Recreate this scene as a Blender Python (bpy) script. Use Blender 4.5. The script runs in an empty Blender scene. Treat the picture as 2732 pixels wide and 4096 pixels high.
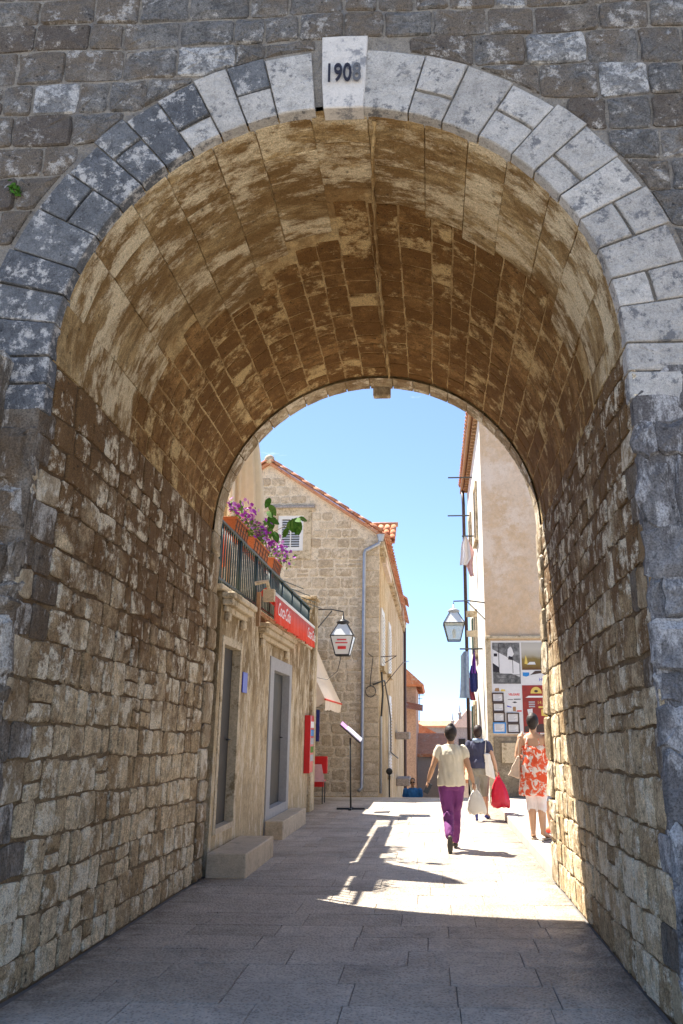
import bpy, bmesh, math, random
from mathutils import Vector, Matrix
R_ = random.Random(7)
sc = bpy.context.scene
col = sc.collection
rad = math.radians

# ------------------------------------------------------------------ camera
cam_d = bpy.data.cameras.new('camera')
cam = bpy.data.objects.new('camera', cam_d); col.objects.link(cam)
cam.location = (0, 0, 1.55)
cam.rotation_euler = (rad(90 + 15.2274), 0, rad(2.81))
cam_d.sensor_width = 36; cam_d.sensor_height = 36; cam_d.sensor_fit = 'AUTO'
cam_d.lens = 806 / 1024 * 36
cam_d.shift_x = -(392 - 341.5) / 1024
cam_d.clip_start = 0.05; cam_d.clip_end = 6000
sc.camera = cam

# ------------------------------------------------------------------ sky, sun, exposure
SUN_DIR = Vector((0.45, -0.33, -1.0)).normalized()
w = bpy.data.worlds.new('World'); sc.world = w; w.use_nodes = True
wn = w.node_tree; wn.nodes.clear()
sky = wn.nodes.new('ShaderNodeTexSky'); sky.sky_type = 'NISHITA'; sky.sun_disc = False
sky.sun_elevation = math.asin(-SUN_DIR.z); sky.sun_rotation = -math.atan2(0.45, 0.33)
sky.altitude = 2500; sky.air_density = 1.0; sky.dust_density = 0.05; sky.ozone_density = 1.0
bg = wn.nodes.new('ShaderNodeBackground'); bg.inputs['Strength'].default_value = 0.10
wo = wn.nodes.new('ShaderNodeOutputWorld')
tc = wn.nodes.new('ShaderNodeTexCoord'); mp_ = wn.nodes.new('ShaderNodeMapping'); mp_.inputs['Scale'].default_value = (1.6, 1.6, 6.5); mp_.inputs['Location'].default_value = (.37, .2, .75)
cn = wn.nodes.new('ShaderNodeTexNoise'); cn.inputs['Scale'].default_value = 3.2; cn.inputs['Detail'].default_value = 7; cn.inputs['Roughness'].default_value = .6
cr_ = wn.nodes.new('ShaderNodeValToRGB'); cr_.color_ramp.elements[0].position = .64; cr_.color_ramp.elements[0].color = (0, 0, 0, 1); cr_.color_ramp.elements[1].position = .78; cr_.color_ramp.elements[1].color = (.8, .8, .8, 1)
cm = wn.nodes.new('ShaderNodeMix'); cm.data_type = 'RGBA'; cm.inputs[7].default_value = (7.5, 7.6, 7.8, 1)
va = wn.nodes.new('ShaderNodeVectorMath'); va.operation = 'ADD'; va.inputs[1].default_value = (0, 0, .10)   # sky sampled above the view direction, so the horizon whitens less
vn = wn.nodes.new('ShaderNodeVectorMath'); vn.operation = 'NORMALIZE'
wn.links.new(tc.outputs['Generated'], va.inputs[0]); wn.links.new(va.outputs[0], vn.inputs[0]); wn.links.new(vn.outputs[0], sky.inputs[0])
wn.links.new(tc.outputs['Generated'], mp_.inputs[0]); wn.links.new(mp_.outputs[0], cn.inputs['Vector']); wn.links.new(cn.outputs['Fac'], cr_.inputs[0])
wn.links.new(cr_.outputs[0], cm.inputs['Factor']); wn.links.new(sky.outputs[0], cm.inputs[6]); wn.links.new(cm.outputs[2], bg.inputs[0]); wn.links.new(bg.outputs[0], wo.inputs[0])
sun_d = bpy.data.lights.new('sun', 'SUN'); sun_d.energy = 5.0; sun_d.angle = rad(0.53); sun_d.color = (1.0, 0.94, 0.84)
sun = bpy.data.objects.new('sun', sun_d); col.objects.link(sun); sun.location = (-8, 14, 25)
sun.rotation_euler = SUN_DIR.to_track_quat('-Z', 'Y').to_euler()
vs = sc.view_settings; vs.view_transform = 'Standard'; vs.look = 'None'; vs.gamma = 1; vs.exposure = 1.72
vs.use_curve_mapping = False
sc.cycles.max_bounces = 7; sc.cycles.diffuse_bounces = 4; sc.cycles.use_denoising = True
sc.cycles.sample_clamp_indirect = 8

# ------------------------------------------------------------------ material helpers
class NT:
    def __init__(s, name):
        s.m = bpy.data.materials.new(name); s.m.use_nodes = True
        s.t = s.m.node_tree; s.b = s.t.nodes['Principled BSDF']
        s.pos = s.n('ShaderNodeNewGeometry').outputs['Position']
        s.rnd = s.n('ShaderNodeObjectInfo').outputs['Random']
    def n(s, k): return s.t.nodes.new(k)
    def set(s, sock, v):
        if isinstance(v, bpy.types.NodeSocket): s.t.links.new(v, sock)
        elif isinstance(v, (tuple, list)): sock.default_value = tuple(v) + (1,) if len(v) == 3 and len(sock.default_value) == 4 else v
        else: sock.default_value = v
    def scale(s, v, xyz):
        o = s.n('ShaderNodeVectorMath'); o.operation = 'MULTIPLY'; s.set(o.inputs[0], v); o.inputs[1].default_value = xyz
        return o.outputs[0]
    def noise(s, sc_=5, det=4, ro=0.55, vec=None, w=None, dist=0):
        o = s.n('ShaderNodeTexNoise'); o.noise_dimensions = '4D' if w is not None else '3D'
        s.set(o.inputs['Vector'], vec or s.pos); o.inputs['Scale'].default_value = sc_
        o.inputs['Detail'].default_value = det; o.inputs['Roughness'].default_value = ro
        o.inputs['Distortion'].default_value = dist
        if w is not None: s.set(o.inputs['W'], w)
        return o.outputs['Fac']
    def voro(s, sc_=5, feat='F1', vec=None):
        o = s.n('ShaderNodeTexVoronoi'); o.feature = feat; s.set(o.inputs['Vector'], vec or s.pos)
        o.inputs['Scale'].default_value = sc_; return o.outputs['Distance']
    def ramp(s, f, pts):
        o = s.n('ShaderNodeValToRGB'); e = o.color_ramp.elements
        while len(e) < len(pts): e.new(0.5)
        for el, (p, c) in zip(e, pts):
            el.position = p; el.color = tuple(c) + (1,) if isinstance(c, (tuple, list)) else (c, c, c, 1)
        s.set(o.inputs[0], f); return o.outputs[0]
    def mix(s, f, a, b, mode='MIX'):
        o = s.n('ShaderNodeMix'); o.data_type = 'RGBA'; o.blend_type = mode
        s.set(o.inputs['Factor'], f); s.set(o.inputs[6], a); s.set(o.inputs[7], b); return o.outputs[2]
    def math(s, op, a, b=0.0, clamp=False):
        o = s.n('ShaderNodeMath'); o.operation = op; o.use_clamp = clamp; s.set(o.inputs[0], a); s.set(o.inputs[1], b); return o.outputs[0]
    def mrange(s, v, a, b, c=0.0, d=1.0):
        o = s.n('ShaderNodeMapRange'); s.set(o.inputs[0], v)
        for i, x in enumerate((a, b, c, d)): o.inputs[i + 1].default_value = x
        return o.outputs[0]
    def axis(s, i):
        o = s.n('ShaderNodeSeparateXYZ'); s.set(o.inputs[0], s.pos); return o.outputs[i]
    def bump(s, h, st=0.5, d=0.02, nrm=None):
        o = s.n('ShaderNodeBump'); o.inputs['Strength'].default_value = st; o.inputs['Distance'].default_value = d
        s.set(o.inputs['Height'], h)
        if nrm: s.set(o.inputs['Normal'], nrm)
        return o.outputs[0]
    def done(s, c, rough=0.85, nrm=None, **kw):
        s.set(s.b.inputs['Base Color'], c); s.set(s.b.inputs['Roughness'], rough)
        if nrm: s.set(s.b.inputs['Normal'], nrm)
        for k, v in kw.items(): s.set(s.b.inputs[k.replace('_', ' ')], v)
        return s.m

M = {}
def stone_mat(name, c1, c2, spot=None, spot_amt=0.5, soot=None, soot_rng=None, soot_amt=0.0, bump=0.6, stretch=(1, 1, 1), fine=55, var=0.25, spot_scale=7, coh=1.0, tone_w=.75):
    """stone: two tones by stone, mottling, patches of lichen or lime, stains, pitted relief"""
    s = NT(name)
    v = s.scale(s.pos, stretch)
    w4 = s.math('MULTIPLY', s.rnd, 37.0 * coh)
    big = s.noise(2.6, 5, 0.6, v, w4)
    med = s.noise(11, 6, 0.68, v, w4)
    fin = s.noise(fine, 5, 0.7, v)
    tone = s.math('ADD', s.math('MULTIPLY', s.rnd, tone_w), s.math('MULTIPLY', s.math('SUBTRACT', big, 0.5), 1.6), True)
    c = s.mix(tone, c1, c2)
    c = s.mix(1.0, c, s.ramp(med, [(0.25, 1 - var * 1.9), (0.5, 1.0), (0.75, 1 + var)]), 'MULTIPLY')
    c = s.mix(1.0, c, s.ramp(fin, [(0.3, 1 - var * 1.3), (0.5, 1.0), (0.72, 1 + var * 0.8)]), 'MULTIPLY')
    if soot:
        k = s.noise(1.5, 7, 0.68, v, None, 0.5)
        k2 = s.noise(7, 6, 0.7, v, w4)
        k = s.math('ADD', s.math('MULTIPLY', k, 0.65), s.math('MULTIPLY', k2, 0.4))
        if soot_rng:
            z = s.mrange(s.axis(2), soot_rng[0], soot_rng[1], -0.16, 0.11)
            k = s.math('ADD', k, z)
        k = s.ramp(k, [(0.5 - soot_amt * 0.14, 0.0), (0.60 - soot_amt * 0.1, 0.95)])
        c = s.mix(k, c, s.mix(med, soot, tuple(x * 1.9 for x in soot)))
    if spot:
        q = s.noise(spot_scale, 9, 0.78, v, w4)
        q2 = s.noise(spot_scale * 0.35, 3, 0.5, v, w4)
        q = s.math('ADD', s.math('MULTIPLY', q, 0.7), s.math('MULTIPLY', q2, 0.35))
        q = s.ramp(q, [(0.62 - spot_amt * 0.22, 0.0), (0.67 - spot_amt * 0.2, 0.9)])
        c = s.mix(q, c, spot)
    gr = s.noise(fine * 2.6, 3, .75)
    c = s.mix(1.0, c, s.ramp(gr, [(0.33, 1 - var * 1.5), (0.52, 1.0), (0.7, 1 + var)]), 'MULTIPLY')
    pit = s.math('MINIMUM', s.voro(fine * 0.42, 'F1', v), 0.42)
    pm = s.math('ADD', s.voro(fine * 0.30, 'F1'), s.math('MULTIPLY', fin, .5))
    c = s.mix(1.0, c, s.ramp(pm, [(0.30, 1 - var * 1.7), (0.42, 1.0)]), 'MULTIPLY')
    h = s.math('ADD', s.math('ADD', s.math('MULTIPLY', med, 1.1), s.math('MULTIPLY', fin, 0.55)), s.math('MULTIPLY', pit, 0.5))
    M[name] = s.done(c, 0.9, s.bump(h, bump, 0.03), Specular_IOR_Level=0.25)
    return M[name]

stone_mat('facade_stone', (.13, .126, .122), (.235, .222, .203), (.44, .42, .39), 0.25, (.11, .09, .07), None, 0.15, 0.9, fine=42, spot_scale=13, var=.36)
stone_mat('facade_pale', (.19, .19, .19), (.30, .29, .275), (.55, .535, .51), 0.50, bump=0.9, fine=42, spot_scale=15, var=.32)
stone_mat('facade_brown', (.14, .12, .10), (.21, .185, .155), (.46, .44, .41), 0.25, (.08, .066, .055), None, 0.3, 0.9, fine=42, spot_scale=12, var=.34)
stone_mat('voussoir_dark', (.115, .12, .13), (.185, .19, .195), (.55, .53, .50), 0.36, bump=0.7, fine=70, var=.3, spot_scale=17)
stone_mat('voussoir_pale', (.43, .405, .37), (.58, .55, .505), (.16, .16, .165), 0.30, bump=0.7, fine=60, var=.2, spot_scale=18)
stone_mat('keystone', (.62, .58, .53), (.66, .62, .57), (.24, .24, .25), 0.3, bump=0.4, fine=60, var=.1, spot_scale=8)
stone_mat('facade_mortar', (.28, .25, .21), (.36, .33, .285), (.21, .195, .18), 0.4, bump=0.9, fine=60)
stone_mat('abutment', (.17, .15, .125), (.31, .27, .22), (.50, .46, .40), 0.36, (.085, .06, .038), None, 0.55, 1.0, (1, 1, .45), fine=30, var=.34)
stone_mat('abutment_blue', (.17, .168, .17), (.32, .31, .30), (.47, .455, .44), 0.38, (.09, .082, .078), None, 0.55, 1.0, (1, 1, .4), fine=30, var=.36)
stone_mat('wall_stone', (.38, .265, .14), (.71, .565, .36), (.85, .755, .57), 0.38, (.115, .062, .024), (0.7, 3.6), 0.42, 0.95, (1, 1, .85), fine=40, var=.38, tone_w=1.0)
stone_mat('wall_mortar', (.23, .158, .085), (.32, .228, .128), None, 0, (.085, .05, .023), (0.5, 3.5), 0.45, 1.0, fine=40)
stone_mat('quoin', (.40, .31, .19), (.62, .51, .35), (.74, .65, .50), 0.38, (.15, .095, .045), None, 0.35, 0.9, (1, 1, .6), fine=34)
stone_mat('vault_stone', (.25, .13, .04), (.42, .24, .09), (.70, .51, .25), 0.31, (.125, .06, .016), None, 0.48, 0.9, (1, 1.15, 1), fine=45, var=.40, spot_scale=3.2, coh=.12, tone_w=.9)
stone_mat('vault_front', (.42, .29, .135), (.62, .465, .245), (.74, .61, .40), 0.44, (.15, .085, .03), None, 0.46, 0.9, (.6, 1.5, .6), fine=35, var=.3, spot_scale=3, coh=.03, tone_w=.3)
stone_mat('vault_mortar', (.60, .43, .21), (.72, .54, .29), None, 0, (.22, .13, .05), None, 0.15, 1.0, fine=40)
stone_mat('gable_stone', (.49, .385, .26), (.66, .54, .385), (.74, .62, .46), 0.35, bump=0.7, fine=30, var=.2)
stone_mat('gable_mortar', (.70, .58, .42), (.76, .65, .49), None, 0, bump=0.7, fine=30)
stone_mat('side_plaster', (.58, .45, .27), (.66, .53, .34), (.72, .60, .42), 0.4, (.30, .20, .10), None, 0.32, 0.5, (1, 1, .3), fine=25)
stone_mat('shop_plaster', (.51, .385, .225), (.61, .485, .31), (.70, .59, .42), 0.42, (.15, .10, .045), (0.2, 3.6), 0.34, 0.4, (1.3, 1.3, .5), fine=30, var=.22, coh=0)
stone_mat('trim_stone', (.56, .45, .30), (.66, .55, .385), (.26, .19, .10), 0.33, bump=0.4, fine=40, var=.15)
stone_mat('grey_frame', (.38, .37, .36), (.42, .41, .40), None, 0, bump=0.2, fine=60, var=.08)
stone_mat('step_stone', (.56, .445, .31), (.64, .53, .38), (.42, .34, .24), 0.3, bump=0.3, fine=60, var=.12)
stone_mat('pink_plaster', (.69, .525, .375), (.75, .59, .44), (.78, .64, .51), 0.4, (.46, .33, .21), None, 0.2, 0.2, (.6, .6, .6), fine=25, var=.07, spot_scale=2)
stone_mat('white_plaster', (.66, .62, .54), (.74, .70, .62), (.50, .44, .36), 0.25, bump=0.3, stretch=(1, 1, .3), fine=30, var=.1)
stone_mat('plinth', (.20, .16, .11), (.28, .23, .165), (.40, .34, .25), 0.3, bump=0.5, fine=40)
stone_mat('brick_red', (.44, .30, .22), (.52, .37, .28), None, 0, bump=0.4, fine=30)
stone_mat('far_plaster', (.66, .52, .42), (.74, .62, .52), None, 0, bump=0.2, fine=20, var=.1)
stone_mat('grey_stone', (.34, .31, .29), (.42, .38, .35), None, 0, bump=0.4, fine=20)
stone_mat('tile', (.46, .17, .085), (.62, .32, .18), (.55, .42, .32), 0.25, bump=0.4, fine=40, var=.2)
stone_mat('terracotta', (.42, .13, .05), (.50, .17, .07), (.40, .2, .12), .2, bump=0.2, fine=60, var=.12)

def slab_mat():
    s = NT('paving_slab')
    w4 = s.math('MULTIPLY', s.rnd, 23.0)
    c = s.mix(s.rnd, (.315, .27, .215), (.42, .365, .30))
    c = s.mix(1.0, c, s.ramp(s.noise(1.3, 5, .6, None, None, .4), [(.3, .78), (.7, 1.15)]), 'MULTIPLY')
    c = s.mix(1.0, c, s.ramp(s.noise(9, 6, .7, None, w4), [(.3, .82), (.7, 1.14)]), 'MULTIPLY')
    peck = s.voro(48, 'F1', s.scale(s.pos, (1, .8, 1)))
    f = s.noise(70, 4, .7)
    pk = s.math('ADD', s.math('MULTIPLY', peck, 1.0), s.math('MULTIPLY', f, .9))
    c = s.mix(1.0, c, s.ramp(pk, [(.40, .42), (.72, 1.0), (1.0, 1.35)]), 'MULTIPLY')
    c = s.mix(s.ramp(s.noise(2.2, 6, .6, None, None, .6), [(.60, 0.0), (.72, .55)]), c, (.13, .12, .11))
    xx = s.axis(0); dl = s.mrange(xx, -2.54, -2.2, 1.0, 0.0); dr = s.mrange(xx, .95, 1.26, 0.0, 1.0)
    dirt = s.math('MULTIPLY', s.math('MAXIMUM', dl, dr), s.ramp(s.noise(6, 6, .7), [(.35, 0.0), (.6, .8)]))
    c = s.mix(dirt, c, (.12, .09, .06))
    M['paving_slab'] = s.done(c, s.ramp(s.noise(3, 4), [(.35, .36), (.65, .62)]), s.bump(pk, .8, .016), Specular_IOR_Level=.4)
slab_mat()
def plain(name, c, rough=.6, var=.12, scale=14, bump=.1, metal=0, **kw):
    s = NT(name); nz = s.noise(scale, 5, .65)
    cc = s.mix(1.0, c, s.ramp(nz, [(.3, 1 - var), (.7, 1 + var)]), 'MULTIPLY')
    M[name] = s.done(cc, rough, s.bump(nz, bump, .01), Metallic=metal, **kw); return M[name]
plain('pavement_mortar', (.16, .15, .14), .9)
plain('pale_paving', (.42, .385, .335), .75, .1, 8)
plain('kerb', (.48, .43, .36), .75, .12, 10)
plain('ground', (.36, .325, .28), .9, .2, 3)
plain('iron', (.02, .022, .022), .5, .2, 30)
plain('green_iron', (.018, .04, .036), .45, .2, 30)
plain('brown_pipe', (.055, .028, .026), .5)
plain('zinc', (.36, .38, .42), .4, .15, 10, .05, .6)
plain('white_paint', (.72, .71, .68), .5, .06)
plain('shutter_white', (.70, .69, .67), .5, .06)
plain('shutter_green', (.02, .07, .055), .5)
plain('dark_void', (.014, .013, .012), .7)
plain('door_panel', (.05, .044, .036), .6, .25, 4)
plain('door_grey', (.045, .047, .046), .6, .2, 4)
plain('red_fabric', (.72, .045, .015), .6, .1, 20)
plain('red_plastic', (.62, .012, .012), .35, .05)
plain('sunlit_pink', (.75, .42, .40), .8)  # red seat washed out by the sun, put into the colour
plain('orange_cloth', (.80, .16, .01), .8)
plain('blue_sign', (.03, .045, .42), .35)
plain('white_text', (.85, .83, .80), .5, .02)
plain('red_text', (.70, .03, .03), .5, .02)
plain('black_text', (.015, .012, .02), .6, .02)
plain('grey_text', (.11, .11, .115), .6, .1)
plain('yellow_text', (.75, .55, .12), .5, .02)
plain('blue_text', (.05, .06, .45), .5, .02)
plain('paper', (.74, .73, .73), .7, .04)
plain('paper_line', (.42, .42, .45), .7, .05)
plain('frame_dark', (.06, .035, .03), .5)
plain('frame_blue', (.02, .24, .62), .4)
plain('wood', (.35, .20, .09), .6, .25, 12)
plain('leaf', (.06, .16, .02), .75, .35, 30, .1, Specular_IOR_Level=.15)
plain('leaf_light', (.12, .23, .04), .75, .3, 30, .1, Specular_IOR_Level=.15)
plain('petal', (.36, .025, .40), .6, .25, 60, .05)
plain('petal_pale', (.60, .28, .62), .6, .2, 60, .05)
plain('stem', (.16, .12, .07), .8)
plain('skin', (.56, .33, .21), .5, .06, 20, .03, Subsurface_Weight=0.0)
plain('skin_tan', (.44, .25, .15), .5, .06, 20, .03)
plain('hair_dark', (.016, .009, .008), .6, .3, 60, .4)
plain('hair_brown', (.026, .011, .008), .6, .3, 60, .4)
plain('cloth_cream', (.70, .64, .50), .85, .05, 8, .5)
plain('cloth_purple', (.17, .035, .17), .85, .1, 8, .4)
plain('cloth_navy', (.055, .058, .105), .85, .15, 8, .4)
plain('cloth_grey', (.25, .235, .20), .85, .12, 8, .4)
plain('cloth_white', (.78, .74, .74), .85, .05, 8, .4)
plain('cloth_blue', (.02, .14, .40), .85, .1, 8, .4)
plain('cloth_pink', (.70, .45, .45), .85, .2, 25, .3)
plain('denim', (.26, .34, .47), .85, .2, 12, .5)
plain('shoe_dark', (.045, .04, .03), .6)
plain('shoe_blue', (.03, .04, .22), .6)
plain('sandal', (.50, .40, .30), .6)
plain('tote', (.80, .76, .68), .85, .05, 10, .4)
plain('bag_red', (.68, .012, .045), .35, .1, 12, .6)
plain('bag_beige', (.58, .45, .35), .6, .12, 12, .4)
plain('phone', (.02, .02, .022), .2)
plain('purple_cloth', (.14, .03, .32), .8, .3, 15)
plain('maroon_cloth', (.30, .05, .09), .8, .3, 15)
plain('navy_cloth', (.02, .03, .16), .8, .4, 20)
plain('page', (.74, .70, .80), .4, .05)
plain('lamp_iron', (.03, .028, .026), .5)
plain('lamp_cap', (.40, .40, .38), .5)

def cream_mat():
    for name, c in (('parasol_cloth', (.86, .76, .58)), ('awning_cloth', (.84, .70, .55))):
        s = NT(name); nz = s.noise(9, 4)
        s.done(s.mix(1.0, c, s.ramp(nz, [(.3, .93), (.7, 1.05)]), 'MULTIPLY'), .85, s.bump(nz, .2, .02))
        tr = s.n('ShaderNodeBsdfTranslucent'); tr.inputs[0].default_value = tuple(c) + (1,)
        mx = s.n('ShaderNodeMixShader'); mx.inputs[0].default_value = .12
        out = s.t.nodes['Material Output']
        s.t.links.new(s.b.outputs[0], mx.inputs[1]); s.t.links.new(tr.outputs[0], mx.inputs[2]); s.t.links.new(mx.outputs[0], out.inputs[0])
        M[name] = s.m
    s = NT('lamp_glass'); s.done((.62, .68, .62), .25, None, Transmission_Weight=.35, IOR=1.3, Alpha=.75); M['lamp_glass'] = s.m
    s = NT('lamp_glass_white'); s.done((.78, .78, .74), .3); M['lamp_glass_white'] = s.m
    s = NT('floral')
    q = s.noise(13, 5, .6, None, None, .8)
    s.done(s.ramp(q, [(.44, (.80, .10, .035)), (.50, (.82, .20, .10)), (.54, (.85, .72, .66)), (.7, (.85, .74, .68))]), .85, s.bump(q, .3, .02)); M['floral'] = s.m
    s = NT('bw_print')
    q = s.noise(7, 6, .65)
    s.done(s.ramp(q, [(.35, .05), (.5, .16), (.65, .30)]), .6); M['bw_print'] = s.m
    s = NT('landscape_print'); z = s.mrange(s.axis(2), 2.59, 3.6); q = s.noise(6, 5)
    z = s.math('ADD', z, s.math('MULTIPLY', s.math('SUBTRACT', q, .5), .12))
    s.done(s.ramp(z, [(.0, (.10, .035, .015)), (.36, (.13, .06, .015)), (.45, (.22, .14, .03)), (.60, (.24, .17, .05)), (.66, (.40, .36, .27)), (.82, (.52, .49, .43)), (1.0, (.46, .44, .40))]), .6); M['landscape_print'] = s.m
    s = NT('red_print'); q = s.noise(5, 5)
    s.done(s.ramp(q, [(.3, (.22, .02, .015)), (.7, (.36, .03, .022))]), .5); M['red_print'] = s.m
cream_mat()

# ------------------------------------------------------------------ object helpers
def tag(o, label=None, cat=None, group=None, kind=None):
    if label: o['label'] = label
    if cat: o['category'] = cat
    if group: o['group'] = group
    if kind: o['kind'] = kind
    return o
def empty(name, loc=(0, 0, 0), label=None, cat=None, group=None, kind=None):
    o = bpy.data.objects.new(name, None); o.empty_display_size = .2; o.location = loc; col.objects.link(o)
    return tag(o, label, cat, group, kind)
def link(name, me, mat, parent=None):
    o = bpy.data.objects.new(name, me); col.objects.link(o)
    if mat is not None and not me.materials:
        me.materials.append(M[mat] if isinstance(mat, str) else mat)
    if parent is not None:
        o.parent = parent
        o.matrix_parent_inverse = world_of(parent).inverted()
    return o
def world_of(o):
    m = Matrix.LocRotScale(o.location, o.rotation_euler, o.scale)
    if o.parent: m = world_of(o.parent) @ o.matrix_parent_inverse @ m
    return m
def mesh(name, V, F, smooth=False):
    me = bpy.data.meshes.new(name); me.from_pydata([tuple(v) for v in V], [], F); me.update()
    if smooth: me.polygons.foreach_set('use_smooth', [True] * len(me.polygons))
    return me
class MB:
    """collects shapes (world coordinates) into one mesh"""
    def __init__(s): s.V = []; s.F = []
    def add(s, V, F):
        k = len(s.V); s.V += [Vector(v) for v in V]; s.F += [tuple(i + k for i in f) for f in F]; return s
    def box(s, a, b, bev=0):
        x0, y0, z0 = a; x1, y1, z1 = b
        V = [(x0, y0, z0), (x1, y0, z0), (x1, y1, z0), (x0, y1, z0), (x0, y0, z1), (x1, y0, z1), (x1, y1, z1), (x0, y1, z1)]
        return s.add(V, [(0, 3, 2, 1), (4, 5, 6, 7), (0, 1, 5, 4), (1, 2, 6, 5), (2, 3, 7, 6), (3, 0, 4, 7)])
    def tube(s, pts, r, n=8, caps=True):
        """r: number or list; follows the points"""
        pts = [Vector(p) for p in pts]; m = len(pts)
        rs = r if isinstance(r, (list, tuple)) else [r] * m
        V = []; F = []; up = None
        for i, p in enumerate(pts):
            t = (pts[min(i + 1, m - 1)] - pts[max(i - 1, 0)]).normalized()
            if up is None or abs(t.dot(up)) > .95: up = Vector((0, 0, 1)) if abs(t.z) < .9 else Vector((1, 0, 0))
            a = t.cross(up).normalized(); b = a.cross(t).normalized()
            rr = rs[i] if isinstance(rs[i], (tuple, list)) else (rs[i], rs[i])
            for k in range(n):
                th = 2 * math.pi * k / n; V.append(p + a * (math.cos(th) * rr[0]) + b * (math.sin(th) * rr[1]))
        for i in range(m - 1):
            for k in range(n):
                k2 = (k + 1) % n; F.append((i * n + k, i * n + k2, (i + 1) * n + k2, (i + 1) * n + k))
        if caps: F.append(tuple(range(n - 1, -1, -1))); F.append(tuple((m - 1) * n + k for k in range(n)))
        return s.add(V, F)
    def ring(s, rings, n=14):
        """horizontal elliptic loft: (cx,cy,z,rx,ry[,rot])"""
        V = []; F = []
        for g in rings:
            cx, cy, z, rx, ry = g[:5]; ro = g[5] if len(g) > 5 else 0
            for k in range(n):
                th = 2 * math.pi * k / n; x = math.cos(th) * rx; y = math.sin(th) * ry
                V.append((cx + x * math.cos(ro) - y * math.sin(ro), cy + x * math.sin(ro) + y * math.cos(ro), z))
        m = len(rings)
        for i in range(m - 1):
            for k in range(n):
                k2 = (k + 1) % n; F.append((i * n + k, i * n + k2, (i + 1) * n + k2, (i + 1) * n + k))
        F.append(tuple(range(n - 1, -1, -1))); F.append(tuple((m - 1) * n + k for k in range(n)))
        return s.add(V, F)
    def ball(s, c, r, nu=12, nv=8, M3=None):
        rx, ry, rz = (r, r, r) if not isinstance(r, (tuple, list)) else r
        V = []; F = []
        def P(x, y, z):
            v = Vector((x * rx, y * ry, z * rz))
            if M3: v = M3 @ v
            return Vector(c) + v
        V.append(P(0, 0, -1))
        for i in range(1, nv):
            ph = -math.pi / 2 + math.pi * i / nv
            for k in range(nu): th = 2 * math.pi * k / nu; V.append(P(math.cos(ph) * math.cos(th), math.cos(ph) * math.sin(th), math.sin(ph)))
        V.append(P(0, 0, 1)); top = len(V) - 1
        for k in range(nu): F.append((0, 1 + (k + 1) % nu, 1 + k)); F.append((top, top - nu + k, top - nu + (k + 1) % nu))
        for i in range(nv - 2):
            for k in range(nu):
                a = 1 + i * nu; F.append((a + k, a + (k + 1) % nu, a + nu + (k + 1) % nu, a + nu + k))
        return s.add(V, F)
    def quad(s, a, b, c, d): return s.add([a, b, c, d], [(0, 1, 2, 3)])
    def build(s, name, mat, parent=None, smooth=False, bev=0, origin=None):
        me = mesh(name, s.V, s.F, smooth)
        if bev:
            bm = bmesh.new(); bm.from_mesh(me)
            bmesh.ops.bevel(bm, geom=list(bm.edges), offset=bev, segments=1, affect='EDGES', profile=.5)
            bm.to_mesh(me); bm.free()
        return link(name, me, mat, parent)
def box(name, a, b, mat, parent=None, bev=0): return MB().box(a, b).build(name, mat, parent, bev=bev)
def text_mesh(name, txt, size, mat, mtx, parent, shear=0, ext=.002, space=1.0, align='CENTER', offset=0):
    cu = bpy.data.curves.new(name, 'FONT'); cu.body = txt; cu.size = size; cu.shear = shear; cu.extrude = ext; cu.offset = offset
    cu.align_x = align; cu.align_y = 'CENTER'; cu.space_character = space; cu.resolution_u = 3
    t = bpy.data.objects.new(name, cu); col.objects.link(t)
    dg = bpy.context.evaluated_depsgraph_get(); me = bpy.data.meshes.new_from_object(t.evaluated_get(dg))
    bpy.data.objects.remove(t); bpy.data.curves.remove(cu)
    me.transform(mtx); me.materials.clear()
    return link(name, me, mat, parent)
def frame_mtx(loc, right, up, sx=1, sy=1):
    r = Vector(right).normalized(); u = Vector(up).normalized(); n = r.cross(u)
    m = Matrix((r * sx, u * sy, n)).transposed().to_4x4(); m.translation = Vector(loc); return m

# ------------------------------------------------------------------ masonry
def stone_mesh(poly, fn, d, bev, rng, dome=.01, back=.03, smooth=False):
    n = len(poly); cu = sum(p[0] for p in poly) / n; cv = sum(p[1] for p in poly) / n
    V = []
    for u, v in poly: V.append(fn(u, v, -back))
    for u, v in poly: V.append(fn(u, v, d - bev * (1 + rng.uniform(-.3, .5))))
    def shr(p, a):
        du, dv = p[0] - cu, p[1] - cv; L = math.hypot(du, dv) or 1; k = max(0.2, 1 - a / L); return cu + du * k, cv + dv * k
    tu, tv = rng.uniform(-1, 1) * dome, rng.uniform(-1, 1) * dome
    for p in poly:
        q = shr(p, bev * 1.3); L = max(abs(p[0] - cu), abs(p[1] - cv)) or 1
        V.append(fn(q[0], q[1], d + rng.uniform(-.5, .5) * dome + tu * (p[0] - cu) / L + tv * (p[1] - cv) / L))
    for p in poly:
        q = (cu + (p[0] - cu) * .5, cv + (p[1] - cv) * .5); V.append(fn(q[0], q[1], d + dome * rng.uniform(.1, 1.3)))
    V.append(fn(cu, cv, d + dome * rng.uniform(.2, 1.2)))
    F = []
    for r in range(3):
        for k in range(n): k2 = (k + 1) % n; F.append((r * n + k, r * n + k2, (r + 1) * n + k2, (r + 1) * n + k))
    for k in range(n): F.append((3 * n + k, 3 * n + (k + 1) % n, 4 * n))
    return mesh('stone', V, F, smooth)
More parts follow.
